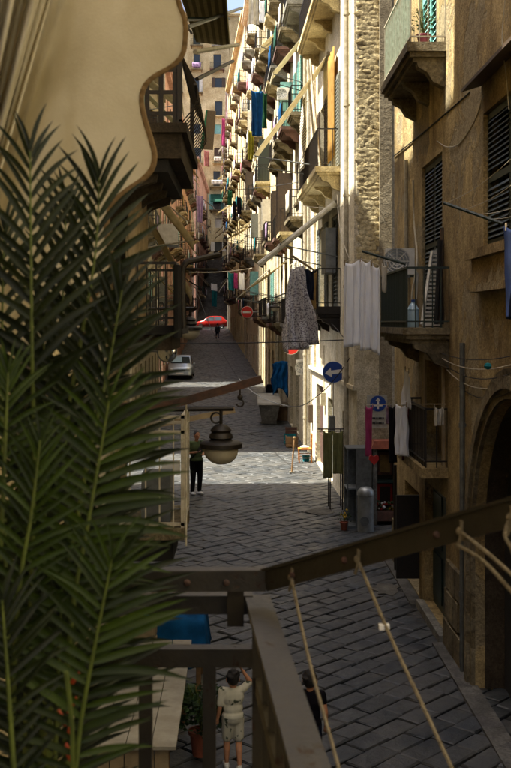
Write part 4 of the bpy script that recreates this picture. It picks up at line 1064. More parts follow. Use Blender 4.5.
# ------------------------------------------------------------------ laundry
def laundry():
    W = WA
    # clothes arm of the middle balcony, white sheets
    tag(MB().tube([P(405.5, 264, 14.95), P(362, 251, 15.0)], .02, 6).build('clothes_arm', 'green_paint'), 'green iron clothes arm on the middle right balcony corner', 'clothes arm')
    tag(MB().tube(spline([P(343, 262, 15.6), P(362, 259, 15.3), P(381, 266, 15.1)], 4), .004, 4).build('clothesline', 'cable_white'), 'clothesline carrying the white sheets', 'clothesline')
    cloth('bed_sheet', 'leftmost white sheet on the line by the middle balcony', 'laundry', P(344, 262, 15.5), P(361, 258, 15.35), 1.25, 'linen_white', 2.3, .035, 1, 1.18, 'white sheets on the line')
    cloth('bed_sheet', 'middle white-blue sheet on the line by the middle balcony', 'laundry', P(361.5, 260, 15.3), P(371.5, 259, 15.22), 1.30, 'linen_white', 1.7, .035, 2, 1.3, 'white sheets on the line')
    cloth('bed_sheet', 'rightmost white sheet on the line, nearest the middle balcony', 'laundry', P(371.5, 262, 15.18), P(380, 266, 15.1), 1.26, 'linen_white', 1.5, .03, 3, 1.25, 'white sheets on the line')
    cloth('white_towel', 'small white towel hung over the rail of the middle balcony', 'laundry', P(381, 262, 15.6), P(388, 264, 15.3), .42, 'linen_cream', 1.5, .02, 4, .6)
    # long printed dress
    tag(MB().tube([P(314, 270, 27.6), P(291, 255, 23.8)], .03, 6).build('drying_pole', 'pale_wood'), 'wooden drying pole from the cream building holding the dress', 'pole')
    cloth('printed_dress', 'long grey speckled dress hanging from the pole at centre', 'laundry', P(290, 268, 24), P(301, 265, 24.3), 1.88, 'dress_print', 3.4, .16, 5, 3.4, sway=.14, hem=.03)
    cloth('dark_garment', 'dark grey garment on the pole behind the speckled dress', 'laundry', P(303, 266, 25.5), P(313, 270, 26.3), .75, 'cotton_navy', 2, .04, 6, 1.0)
    cloth('tan_garment', 'tan garment hanging right of the speckled dress', 'laundry', P(310, 270, 26.5), P(317, 272, 27), .95, 'cotton_tan', 2, .03, 7, .7)
    # lower small balcony
    tag(MB().tube([P(364, 405, 18.6), P(400, 404, 16.5), P(446, 404, 14.9)], .006, 5).build('clothesline', 'cable_white'), 'clothesline along the small lower balcony', 'clothesline')
    cloth('pink_towel', 'long pink towel at the end of the lower clothesline', 'laundry', P(365, 405, 18.4), P(373, 405, 18.0), .88, 'cotton_pink', 1.5, .02, 8, .9)
    cloth('white_shirt', 'white shirt hanging from the lower clothesline', 'laundry', P(396, 403, 16.6), P(407, 404, 16.2), .80, 'linen_white', 2, .04, 9, 1.1)
    cloth('white_cloth', 'pale cloth pegged high above the small balcony', 'laundry', P(405, 368, 16.4), P(409, 370, 16.2), .58, 'linen_white', 1.2, .03, 10, 2.4)
    cloth('black_trousers', 'black trousers between the pink towel and white shirt', 'laundry', P(389, 405, 17.0), P(396, 404, 16.7), .92, 'cotton_black', 1.5, .02, 11, 1.0)
    cloth('maroon_cloth', 'dark red cloth behind the white shirt on the small balcony', 'laundry', P(402, 406, 16.8), P(410, 405, 16.6), .86, 'cotton_maroon', 1.5, .02, 12, 1.0)
    cloth('lilac_cloth', 'short lilac cloth beside the notice board', 'laundry', P(386, 404, 17.4), P(390, 404, 17.1), .32, 'cotton_lilac', 1, .02, 13, .9)
    cloth('white_rag', 'crumpled white rag over the near end of the small balcony rail', 'laundry', P(434, 406, 14.98), P(444, 405, 14.98), .28, 'linen_cream', 2.5, .03, 14, .85)
    c = P(374, 460, 18.0); hp = [(0, -.09), (.085, .0), (.08, .06), (.045, .085), (0, .055), (-.045, .085), (-.08, .06), (-.085, 0)]
    tag(MB().prism([(c.x+x, c.y, c.z+z) for x, z in hp], (0, .05, 0)).build('red_heart', 'red_paint'), 'red heart ornament hanging below the pink towel', 'ornament')
    tag(MB().tube([c+Vector((0, .02, .05)), P(374, 405, 18.0)], .003, 4).build('heart_string', 'cable_white'), 'thin string holding the red heart', 'string')
    # window clothes arm, upper right
    t = thing('clothes_arm', 'green iron clothes arm under the shuttered window, upper right', 'clothes arm', P(500, 223, 12))
    MB().tube([P(503, 224, 11.9), P(444, 203, 12.3)], .022, 6).build('arm', 'green_paint', t)
    for k, (a, b, s) in enumerate((((446, 203), (540, 128), .10), ((462, 210), (540, 160), .08), ((478, 214), (540, 195), .05), ((490, 219), (540, 205), .04))):
        MB().tube([P(*a, 12.25).lerp(P(*b, 10.2), i/10)-Vector((0, 0, s*4*i/10*(1-i/10))) for i in range(11)], .0035, 4).build('line', 'cable_white', t)
    cloth('navy_cloth', 'dark navy cloth hanging at the right edge of the picture', 'laundry', P(505, 226, 10.9), P(530, 222, 10.3), .95, 'cotton_navy', 2, .03, 15, .95)
    MBd = thing('rolled_mat', 'dark rolled mats leaning on the middle balcony', 'mat', P(440, 322, 15.3))
    for k in range(3): MB().tube([P(436+3*k, 324, 15.2+.1*k), P(440+2.5*k, 240-12*k, 15.3+.1*k)], .035, 7).build('roll', ('tar', 'shutter_brown', 'tar')[k], MBd)
    # far laundry on the right
    def far(nm, lab, x0, x1, y0, y1, D, mat, seed, tp=1.0):
        cloth(nm, lab, 'laundry', P(x0, y0, D), P(x1, y0+1, D+.2), (y1-y0)*D/F, mat, 2, .05, seed, tp, pins=False)
    far('blue_sheet', 'bright blue sheet hanging high between the right balconies', 251, 263, 90, 136, 45, 'cotton_blue', 20, .8)
    far('green_sheet', 'dark green sheet next to the bright blue one', 262, 267, 92, 128, 45.5, 'cotton_green', 21, .9)
    far('olive_towel', 'olive yellow towel below the bright blue sheet', 248, 254, 130, 160, 46, 'cotton_olive', 22, .8)
    far('white_sheet', 'white sheet at the very top of the right facades', 249, 258, -4, 24, 50, 'linen_cream', 23, 1.2)
    far('white_sheet', 'narrow white sheet at the top right of centre', 259, 264, 0, 22, 49, 'linen_white', 24, 1)
    far('pink_shirt', 'bright pink shirt on the line above the far no-entry sign', 234, 238, 272, 288, 62, 'cotton_pink', 25)
    far('teal_shirt', 'blue-grey shirt left of the bright pink one', 228, 234, 272, 290, 62, 'cotton_teal', 26)
    far('pale_shirt', 'pale shirt right of the bright pink one', 239, 244, 272, 289, 62, 'linen_white', 27)
    far('teal_cloth', 'turquoise cloth hanging in front of the far stairs', 212, 217, 290, 306, 100, 'cotton_teal', 28)
    far('white_cloth', 'white cloth above the turquoise one by the far stairs', 211, 217, 283, 290, 100, 'linen_white', 29)
    far('lilac_sheet', 'pale lilac sheet at left of the far street', 196, 203, 195, 222, 70, 'cotton_lilac', 30, .7)
    far('magenta_cloth', 'narrow magenta cloth on a far facade', 222, 225, 118, 146, 80, 'cotton_pink', 31)
    far('green_cloth', 'small green cloth on the far right facades', 228, 232, 190, 205, 75, 'cotton_green', 32)
    far('black_cloth', 'narrow black cloth beside the small green one', 233, 236, 200, 220, 70, 'cotton_black', 33)
    far('black_trousers', 'black trousers hanging right of the narrow black cloth', 237, 241, 196, 214, 68, 'cotton_black', 34)
    far('rose_cloth', 'rose cloth at left under the green-edged rug', 204, 209, 150, 166, 66, 'cotton_rose', 35)
    # green-edged rug hung at left
    t = thing('hanging_rug', 'dark rug with bright green border hanging above the street at left', 'rug', P(207, 150, 64))
    q = [P(206, 110, 64), P(216, 111, 64.4), P(213, 150, 64.4), P(201, 149, 64)]
    MB().prism(q, (0, .06, 0)).build('rug', 'shutter_brown', t)
    e = [P(206, 110, 63.95), P(207.6, 110, 63.95), P(203, 149, 63.95), P(200, 149, 63.95)]
    MB().prism(e, (0, .05, 0)).build('border', 'cotton_green', t)
laundry()

# ------------------------------------------------------------------ things on the balconies of the tan building
def balcony_things():
    ac_unit('air_conditioner', 'white air-conditioner unit hung at the middle right balcony', P(398, 262, 17.35), (1, 0, 0), (0, -1, 0), .46, .42, .25)
    t = thing('louvre_panel', 'white louvred panel leaning on the middle balcony', 'shutter', P(430, 325, 15.6))
    a, b = P(422, 324, 15.7), P(432, 252, 15.9); n = Vector((.28, .10, 0))
    m = MB(); m.bar(a, b, .04, .03); m.bar(a+n, b+n, .04, .03); m.bar(a, a+n, .03, .05); m.bar(b, b+n, .03, .05); m.build('frame', 'white_paint', t)
    for k in range(1, 18):
        p = a.lerp(b, k/18); MB().bar(p, p+n, .012, .035).build('slat', 'white_paint', t)
    t = thing('water_bottle', 'large clear blue water bottle on the middle balcony floor', 'bottle', P(413, 326, 15.4))
    c = P(413, 326, 15.4); c.z = 4.495
    MB().lathe(c, [(0, 0), (.085, 0), (.09, .02), (.09, .22), (.085, .24), (.09, .26), (.05, .33), (.028, .35), (.028, .37)], 16).build('body', 'water_plastic', t, smooth=True)
    MB().lathe(c+Vector((0, 0, .37)), [(0, .03), (.03, .03), (.03, 0), (0, 0)], 12).build('bottle_cap', 'sign_blue', t)
    # pot plant on the top balcony
    c = Vector((2.62, 15.45, 8.575)); t = thing('balcony_plant', 'small leafy plant in a pink pot on the top right balcony', 'potted plant', c)
    pot(t, c, .1, .16, 'clay_pink'); bush(t, c+Vector((0, 0, .16)), .18, .42, 70, 9, .05)
def bush(t, c, r, h, n, seed, ls=.06, mat='pot_leaf'):
    R = random.Random(seed); m = MB(); st = MB()
    for k in range(9):
        a = R.uniform(0, 2*pi); e = c+Vector((cos(a)*r*R.uniform(.3, .9), sin(a)*r*R.uniform(.3, .9), h*R.uniform(.5, 1)))
        st.tube([c, c.lerp(e, .5)+Vector((0, 0, h*.1)), e], .005, 4)
    st.build('stem', 'palm_stem', t)
    for k in range(n):
        a = R.uniform(0, 2*pi); q = R.random()**.6
        p = c+Vector((cos(a)*r*q, sin(a)*r*q, h*(R.uniform(.15, 1)*(1-.35*q))))
        d = Vector((cos(a)+R.uniform(-.6, .6), sin(a)+R.uniform(-.6, .6), R.uniform(-.2, .9))).normalized(); s = d.orthogonal().normalized(); s = Matrix.Rotation(R.uniform(0, 6), 3, d)@s
        L = ls*R.uniform(.7, 1.4); w = L*.28; u = d.cross(s)*L*.1
        m.add([p, p+d*L*.5+s*w+u, p+d*L, p+d*L*.5-s*w+u, p+d*L*.5], [(0, 1, 4), (1, 2, 4), (2, 3, 4), (3, 0, 4)])
    stuff(m.build('foliage', mat, t, recalc=False))
balcony_things()

# ------------------------------------------------------------------ street furniture, right side
def furniture():
    # grey open cabinet
    t = thing('street_cabinet', 'grey metal open-fronted cabinet at the corner behind the cylinder bin', 'cabinet', (2.5, 23.9, 0))
    x0, x1, y0, y1, h_ = 2.30, 2.84, 23.55, 24.2, 1.78
    m = MB(); m.box(x1-.03, x1, y0, y1, 0, h_); m.box(x0, x1-.03, y1-.03, y1, 0, h_); m.box(x0, x1-.03, y0, y1-.03, h_-.03, h_); m.box(x0, x1-.03, y0, y1-.03, 0, .06); m.box(x0+.2, x1-.03, y0, y0+.03, .06, h_-.03)
    m.box(x0, x0+.03, y0, y0+.03, .06, h_-.03); m.build('case', 'grey_metal', t)
    MB().box(x0, x1-.03, y0+.03, y1-.03, .86, .89).build('shelf', 'zinc', t)
    t = thing('cylinder_bin', 'round-topped grey metal cylinder bin in front of the shrine', 'bin', (2.68, 23.25, 0))
    c = Vector((2.68, 23.25, 0)); r = .18
    MB().lathe(c, [(0, 0), (r, 0), (r, .78), (r*1.06, .79), (r*1.06, .84), (r*.95, .9), (r*.6, .96), (0, .98)], 24).build('shell', 'zinc', t, smooth=True)
    MB().lathe(c+Vector((-.05, -.176, .25)), [(0, 0), (.1, 0), (.1, .012), (0, .012)], 16, axis=(0, -1, 0)).build('hatch', 'grey_metal', t)
    # wayside shrine
    t = thing('street_shrine', 'small street shrine with red panel, shelf and flowers beside the grey cylinder', 'shrine', (3.15, 24.2, 0))
    MB().box(2.92, 3.02, 23.95, 24.3, 0, 1.72).build('post', 'concrete', t); MB().box(3.42, 3.52, 23.95, 24.3, 0, 1.72).build('post', 'concrete', t)
    MB().box(3.02, 3.42, 24.2, 24.3, 0, 1.72).build('back_panel', 'dark_wall', t)
    MB().hexa([(2.86, 23.85, 1.722), (3.58, 23.85, 1.722), (3.58, 24.35, 1.722), (2.86, 24.35, 1.722), (2.96, 23.9, 1.9), (3.48, 23.9, 1.9), (3.48, 24.35, 1.9), (2.96, 24.35, 1.9)]).build('roof', 'terracotta', t)
    MB().box(3.02, 3.42, 23.95, 24.2, .95, 1.0).build('shelf', 'door_green', t)
    MB().box(3.06, 3.38, 24.17, 24.198, 1.1, 1.62).build('picture_panel', 'rust_red', t); MB().box(3.1, 3.34, 24.15, 24.168, 1.16, 1.56).build('picture', 'cotton_tan', t)
    MB().box(3.05, 3.39, 24.16, 24.198, .42, .9).build('red_panel', 'red_paint', t); MB().box(3.1, 3.34, 24.14, 24.158, .48, .84).build('grille', 'iron_black', t)
    MB().box(3.02, 3.42, 23.9, 24.15, .1, .3).build('flower_box', 'rust_red', t)
    R = random.Random(2)
    for k in range(26):
        c = Vector((R.uniform(3.04, 3.4), R.uniform(23.9, 24.1), R.uniform(.32, .52))); MB().ball(c, R.uniform(.022, .04), 7, 4).build('flower', R.choice(('flower_white', 'flower_yellow', 'flower_red', 'pot_leaf', 'pot_leaf')), t)
    t = thing('flower_pot', 'pot of yellow flowers beside the grey cabinet', 'potted plant', (2.22, 23.5, 0)); c = Vector((2.22, 23.4, 0))
    pot(t, c, .09, .18); bush(t, c+Vector((0, 0, .16)), .12, .3, 50, 6, .05)
    for k in range(8): MB().ball(c+Vector((R.uniform(-.08, .08), R.uniform(-.08, .08), R.uniform(.28, .46))), .025, 7, 4).build('flower', 'flower_yellow', t)
    tag(MB().tube([(2.80, 19.5, 0), (2.78, 19.5, 1.95)], .035, 8).build('pole', 'iron_black'), 'thin black pole at the tan building corner by the shrine', 'pole')
    # towel rack
    t = thing('towel_rack', 'metal rack on the pavement under the blue arrow sign', 'rack', (2.2, 25.9, 0))
    m = MB(); m.tube([(1.85, 25.9, 1.92), (2.5, 25.9, 1.92)], .018); m.tube([(1.85, 26.4, 1.92), (2.5, 26.4, 1.92)], .018)
    for x in (2.12, 2.42): m.tube([(x, 25.9, 0), (x, 25.9, 1.92)], .018); m.tube([(x, 26.4, 0), (x, 26.4, 1.92)], .018)
    m.build('frame', 'iron_black', t)
    cloth('moss_towel', 'left moss green towel on the pavement rack', 'laundry', (1.95, 25.88, 1.93), (2.17, 25.88, 1.93), 1.15, 'moss_towel', 1.5, .03, 40, 1, 'moss green towels', pins=False)
    cloth('moss_towel', 'right moss green towel on the pavement rack', 'laundry', (2.18, 25.88, 1.93), (2.42, 25.88, 1.93), 1.05, 'moss_towel', 1.5, .03, 41, 1, 'moss green towels', pins=False)
    # chair
    t = thing('wooden_chair', 'orange-brown wooden chair in the sun against the cream wall', 'chair', (2.05, 34.6, 0))
    x, y = 2.02, 34.6
    for dx, dy, hh in ((-.2, -.19, .44), (-.2, .19, .44), (.2, -.19, .95), (.2, .19, .95)): MB().bar((x+dx, y+dy, 0), (x+dx*1.05, y+dy, hh), .035).build('leg', 'orange_wood', t)
    MB().box(x-.23, x+.22, y-.22, y+.22, .44, .475).build('seat', 'orange_wood', t)
    for z in (.62, .76, .9): MB().box(x+.19, x+.215, y-.18, y+.18, z-.03, z+.03).build('back_slat', 'orange_wood', t)
    m = MB()
    for z in (.18, .28): m.bar((x-.2, y-.19, z), (x+.2, y-.19, z), .022); m.bar((x-.2, y+.19, z), (x+.2, y+.19, z), .022)
    m.build('stretcher', 'orange_wood', t)
    tag(MB().ball((2.0, 34.6, .52), (.15, .13, .045), 12, 6).build('folded_cloth', 'linen_cream', smooth=True), 'folded pale cloth lying on the chair seat', 'cloth')
    tag(MB().lathe((2.05, 34.62, 0), [(0, 0), (.1, 0), (.12, .22), (.125, .22), (.125, .235), (0, .235)], 14).build('small_bucket', 'cotton_teal', smooth=True), 'small teal bucket under the wooden chair', 'bucket')
    t = thing('leaning_stick', 'short wooden post standing alone in the sunlit strip', 'post', (1.5, 32.2, 0))
    MB().tube([(1.47, 32.2, 0), (1.55, 32.2, 1.05)], .03, 6).build('shaft', 'wood', t); MB().ball((1.553, 32.2, 1.07), .045, 8, 5).build('knob', 'wood', t); MB().box(1.4, 1.56, 32.12, 32.28, 0, .04).build('foot', 'concrete', t)
    # trough
    zt = zg(46); t = thing('stone_trough', 'pale grey stone trough standing in the shaded street at centre', 'trough', (1.1, 46, zt))
    MB().hexa([(.82, 45.2, zt), (1.4, 45.2, zt), (1.4, 46.6, zt), (.82, 46.6, zt), (.66, 45.0, zt+.82), (1.56, 45.0, zt+.82), (1.56, 46.8, zt+.95), (.66, 46.8, zt+.95)]).build('body', 'concrete', t)
    MB().hexa([(.6, 44.95, zt+.822), (1.62, 44.95, zt+.822), (1.62, 46.85, zt+.955), (.6, 46.85, zt+.955), (.62, 45, zt+.9), (1.6, 45, zt+.9), (1.58, 46.8, zt+1.2), (.64, 46.8, zt+1.2)]).build('cover', 'grey_board', t)
    for x, y in ((.85, 45.3), (1.36, 45.3)): MB().lathe((x, y, zt), [(0, 0), (.09, 0), (.09, .12), (0, .12)], 10).build('foot', 'concrete', t)
    # blue tarp stall on the right
    R = random.Random(8); a = P(272, 364, 46.5); b = P(292, 363, 46.5)
    def fn(i, j):
        th = i*2*pi*.5; return Vector((a.x+(b.x-a.x)*i+.05*sin(j*9), 46.5-.45*sin(th)*(.5+.5*j)-.08*sin(i*23+j*5), a.z+.15*sin(i*3.1)-1.4*j*(1-.18*sin(i*5))))
    tag(MB().grid(fn, 24, 16).build('blue_tarp', 'tarp_blue', smooth='all', solid=.01, recalc=False), 'bright blue tarpaulin hung on the right wall past the no-entry sign', 'tarpaulin')
    t = thing('market_stall', 'dark stall frame under the hung blue tarpaulin', 'stall', (1.6, 46.6, zg(46.6)))
    z = zg(46.6)
    for x in (1.35, 2.0): MB().box(x-.025, x+.025, 46.75, 46.8, z, z+2.75).build('post', 'wood', t)
    MB().box(1.3, 2.02, 46.3, 47, z+.75, z+.8).build('counter', 'pale_wood', t); MB().box(1.36, 1.98, 46.5, 46.9, z, z+.6).build('crate', 'wood', t)
    W = WB
    for k, (d, z0, w, hh, lab) in enumerate(((29.0, 1.5, .35, .5, 'grey meter box on the cream wall left of the blue arrow sign'), (31.5, 2.1, .3, .38, 'small pale meter box on the sunlit cream wall above the chair'), (35.6, 1.2, .4, .6, 'dark meter box at the far end of the cream wall'))):
        t = thing('meter_box', lab, 'meter box', W.at(W.a(d), 0, z0)); MB().wbox(W, W.a(d), W.a(d)+w, 0, .14, z0, z0+hh).build('case', ('grey_metal', 'pale_pipe', 'shutter_brown')[k], t); MB().wbox(W, W.a(d)+.03, W.a(d)+w-.03, .14, .15, z0+.03, z0+hh-.03).build('lid', ('zinc', 'white_paint', 'shutter_brown')[k], t); MB().tube([W.at(W.a(d)+.1, .04, z0+hh), W.at(W.a(d)+.1, .04, z0+hh+1.4)], .015, 5).build('conduit', 'pale_pipe', t)
    for k, (x, y, mt, lab) in enumerate(((1.75, 38.2, 'wood', 'brown crate on the ground past the sunlit strip'), (1.72, 39.0, 'cotton_teal', 'teal plastic crate behind the brown crate'), (1.85, 41.0, 'rust_red', 'reddish crate under the blue tarpaulin wall'))):
        t = thing('crate', lab, 'crate', (x, y, zg(y)), 'crates along the right wall'); z = zg(y)
        for q in range(3): MB().box(x-.22, x+.22, y-.2, y-.18, z+.02+.13*q, z+.13+.13*q).build('slat', mt, t); MB().box(x-.22, x-.2, y-.18, y+.2, z+.02+.13*q, z+.13+.13*q).build('slat', mt, t)
        MB().box(x-.2, x+.2, y-.18, y+.18, z, z+.3).build('contents', 'linen_cream' if k else 'cotton_tan', t)
    ac_unit('air_conditioner', 'white air-conditioner on the wall past the speckled dress', P(302, 367, 37.6), (1, 0, 0), (0, -1, 0), .42, .52, .3)
    ac_unit('air_conditioner', 'small white air-conditioner high on the sunlit right facades', P(283, 95, 44), (1, 0, 0), (0, -1, 0), .5, .5, .3)
furniture()

# ------------------------------------------------------------------ stall below, left
def stall():
    t = thing('stall_table', 'long stall table topped with weathered pale boards, below the balcony at left', 'table', (-1.0, 10.7, 0))
    for k in range(4):
        x0 = -1.46+.222*k; MB().hexa([(x0, 9.2, .87), (x0+.214, 9.2, .87), (x0+.2, 12.3, .87), (x0-.012, 12.3, .87), (x0, 9.2, .90), (x0+.214, 9.2, .90), (x0+.2, 12.3, .90), (x0-.012, 12.3, .90)]).build('board', 'grey_board', t)
    for x in (-1.4, -.68):
        for y in (9.4, 12.1): MB().box(x-.03, x+.03, y-.03, y+.03, 0, .87).build('leg', 'wood', t)
    for k in range(6):
        x0 = -1.42+.13*k; MB().box(x0, x0+.12, 9.28, 9.31, .05, .86).build('front_plank', 'pale_wood', t)
    R = random.Random(4)
    t = thing('covered_stall', 'table covered with a bright blue tarpaulin behind the pale boards at left', 'table', (-.8, 13.4, 0))
    MB().box(-1.3, -.5, 13.1, 13.9, .78, .84).build('table_top', 'wood', t)
    for x in (-1.25, -.55):
        for y in (13.15, 13.85): MB().box(x-.03, x+.03, y-.03, y+.03, 0, .78).build('leg', 'wood', t)
    def fn(i, j):
        th = i*2*pi; k = 1.0 if j > .35 else j/.35
        cx, cy = cos(th), sin(th); s = 1/max(abs(cx), abs(cy)); rx, ry = .42, .42
        drop = max(0, j-.35)/.65
        w = 1+.08*drop*sin(th*9)+.1*drop
        return Vector((-.9+cx*s*rx*k*w, 13.5+cy*s*ry*k*w, .90+.025*sin(th*5+j*9)-.5*drop*(1+.15*sin(th*4))))
    MB().grid(fn, 64, 12).build('blue_tarpaulin', 'tarp_blue', t, smooth='all', solid=.006, recalc=False)
    t = thing('wooden_crate', 'pale slatted crate beside the blue-covered table at left', 'crate', (-1.2, 12.9, .9))
    z = .0; 
    for k in range(5): MB().box(-1.42, -1.06, 12.5, 12.52, z+.02+.2*k, z+.18+.2*k).build('slat', 'pale_wood', t); MB().box(-1.062, -1.04, 12.52, 12.9, z+.02+.2*k, z+.18+.2*k).build('slat', 'pale_wood', t)
    for x in (-1.42, -1.1): MB().box(x, x+.04, 12.52, 12.56, z, z+1.02).build('corner_post', 'pale_wood', t)
    c = Vector((-.44, 11.25, 0)); t = thing('terracotta_plant', 'bushy green plant in a terracotta pot beside the stall table', 'potted plant', c)
    pot(t, c, .13, .26); bush(t, c+Vector((0, 0, .24)), .25, .55, 420, 5, .085)
stall()
# ------------------------------------------------------------------ vehicles
def car(name, label, loc, heading, paint, parked_glass='car_glass'):
    t = thing(name, label, 'car', loc, 'parked cars')
    M4 = Matrix.Translation(loc)@Matrix.Rotation(heading, 4, 'Z'); X = lambda x, y, z: M4@Vector((x, y, z))
    #      x    zl   zm   zb   zt   wl   wm   wb   wt
    S = [(1.86, .32, .42, .55, .60, .58, .66, .64, .55), (1.80, .22, .40, .64, .70, .70, .77, .74, .62), (1.35, .20, .42, .78, .88, .76, .81, .78, .66), (.98, .20, .42, .86, .95, .76, .82, .80, .68),
         (.36, .20, .42, .88, 1.41, .76, .82, .81, .60), (-.40, .20, .42, .89, 1.48, .76, .82, .81, .60), (-1.25, .20, .42, .91, 1.44, .76, .82, .80, .58), (-1.66, .22, .42, .92, 1.04, .74, .80, .78, .62), (-1.82, .30, .45, .80, .86, .66, .74, .72, .60)]
    m = MB(); n = 10
    rings = []
    for x, zl, zm, zb, zt, wl, wm, wb, wt in S:
        rings.append([(x, -wl, zl), (x, -wm, zm), (x, -wb, zb), (x, -wt, zt), (x, -wt*.5, zt+.02), (x, wt*.5, zt+.02), (x, wt, zt), (x, wb, zb), (x, wm, zm), (x, wl, zl)])
    v = [X(*p) for r in rings for p in r]; f = []
    for i in range(len(S)-1):
        for j in range(n): a = i*n+j; b = i*n+(j+1) % n; f.append((a, b, b+n, a+n))
    f += [tuple(range(n)), tuple(range((len(S)-1)*n, len(S)*n))]
    m.add(v, f); m.build('body', paint, t, smooth=True)
    def panel(nm, pts, mat, off):
        MB().prism([X(*p) for p in pts], M4.to_3x3()@Vector(off)).build(nm, mat, t)
    def lerp(a, b, k): return tuple(p+(q-p)*k for p, q in zip(a, b))
    for s in (-1, 1):
        idx = (2, 3) if s < 0 else (7, 6)
        for i in (4, 5):
            A_, B_ = rings[i], rings[i+1]
            q = [lerp(A_[idx[0]], A_[idx[1]], .08), lerp(B_[idx[0]], B_[idx[1]], .08), lerp(B_[idx[0]], B_[idx[1]], .86), lerp(A_[idx[0]], A_[idx[1]], .86)]
            q = [lerp(q[0], q[1], .05), lerp(q[1], q[0], .05), lerp(q[2], q[3], .08), lerp(q[3], q[2], .05)]
            panel('side_window', [(x, y+s*.004, z) for x, y, z in q], parked_glass, (0, s*.008, 0))
        A_, B_ = rings[3], rings[4]
        q = [lerp(A_[idx[0]], A_[idx[1]], .9), lerp(B_[idx[0]], B_[idx[1]], .08), lerp(B_[idx[0]], B_[idx[1]], .86)]
        q[0] = lerp(q[0], q[1], .25)
        panel('quarter_window', [(x, y+s*.012, z) for x, y, z in q], parked_glass, (0, s*.01, 0))
        for x in (1.22, -1.18):
            w = MB().lathe(X(x, s*.72, .29), [(0, -.02), (.17, -.02), (.19, .1), (.29, .09), (.29, -.09), (.17, -.1), (0, -.1)], 20, axis=M4.to_3x3()@Vector((0, s, 0))).build('wheel', 'rubber', t, smooth=True)
            MB().lathe(X(x, s*.80, .29), [(0, .02), (.05, .02), (.16, .0), (.18, .02), (.18, -.02)], 16, axis=M4.to_3x3()@Vector((0, s, 0))).build('rim', 'chrome', w)
        MB().ball(X(1.80, s*.54, .615), (.115, .09, .075), 10, 6).build('headlight', 'headlight', t, smooth=True)
        MB().ball(X(-1.72, s*.66, .86), (.06, .06, .10), 10, 6).build('tail_light', 'sign_red', t, smooth=True)
        MB().ball(X(.75, s*.90, .95), (.07, .07, .06), 10, 6).build('wing_mirror', paint, t, smooth=True)
    A_, B_ = rings[3], rings[4]
    q = [lerp(A_[3], B_[3], .06), lerp(A_[6], B_[6], .06), lerp(A_[6], B_[6], .9), lerp(A_[3], B_[3], .9)]
    q = [(q[0][0], q[0][1]*.95, q[0][2]), (q[1][0], q[1][1]*.95, q[1][2]), (q[2][0], q[2][1]*.92, q[2][2]), (q[3][0], q[3][1]*.92, q[3][2])]
    panel('windscreen', [(x+.01, y, z+.025) for x, y, z in q], parked_glass, (.006, 0, .01))
    A_, B_ = rings[6], rings[7]
    q = [lerp(A_[3], B_[3], .12), lerp(A_[6], B_[6], .12), lerp(A_[6], B_[6], .85), lerp(A_[3], B_[3], .85)]
    panel('rear_window', [(x-.01, y*.92, z+.02) for x, y, z in q], parked_glass, (-.008, 0, .01))
    MB().hexa([X(1.80, -.74, .24), X(1.91, -.6, .26), X(1.91, .6, .26), X(1.80, .74, .24), X(1.80, -.74, .46), X(1.90, -.6, .44), X(1.90, .6, .44), X(1.80, .74, .46)]).build('bumper', paint, t)
    MB().hexa([X(1.83, -.34, .49), X(1.90, -.34, .49), X(1.90, .34, .49), X(1.83, .34, .49), X(1.80, -.34, .58), X(1.86, -.34, .58), X(1.86, .34, .58), X(1.80, .34, .58)]).build('grille', 'rubber', t)
    MB().hexa([X(1.90, -.26, .3), X(1.925, -.26, .3), X(1.925, .26, .3), X(1.90, .26, .3), X(1.90, -.26, .41), X(1.92, -.26, .41), X(1.92, .26, .41), X(1.90, .26, .41)]).build('number_plate', 'sign_white', t)
    if paint == 'car_silver':
        q = [(x*.5+.335+.02, y*.9, z) for x, y, z in [(.9, -.62, .98), (.9, .15, .98), (.5, .1, 1.3), (.5, -.52, 1.3)]]
        panel('pale_blue_panel', [(.985, -.58, 1.06), (.985, .1, 1.06), (.55, .06, 1.38), (.55, -.51, 1.38)], 'water_plastic', (.01, 0, .012))  # pale blue panel laid over part of the windscreen
    return t
z = zg(124); car('red_car', 'red hatchback parked across the top of the street before the stairs', Vector((-3.7, 125, 3.8)), pi, 'car_red')
z = zg(70); car('silver_car', 'silver hatchback parked nose-on at left with a pale blue panel over its windscreen', Vector((-4.15, 71.6, zg(71.6))), -pi/2, 'car_silver')

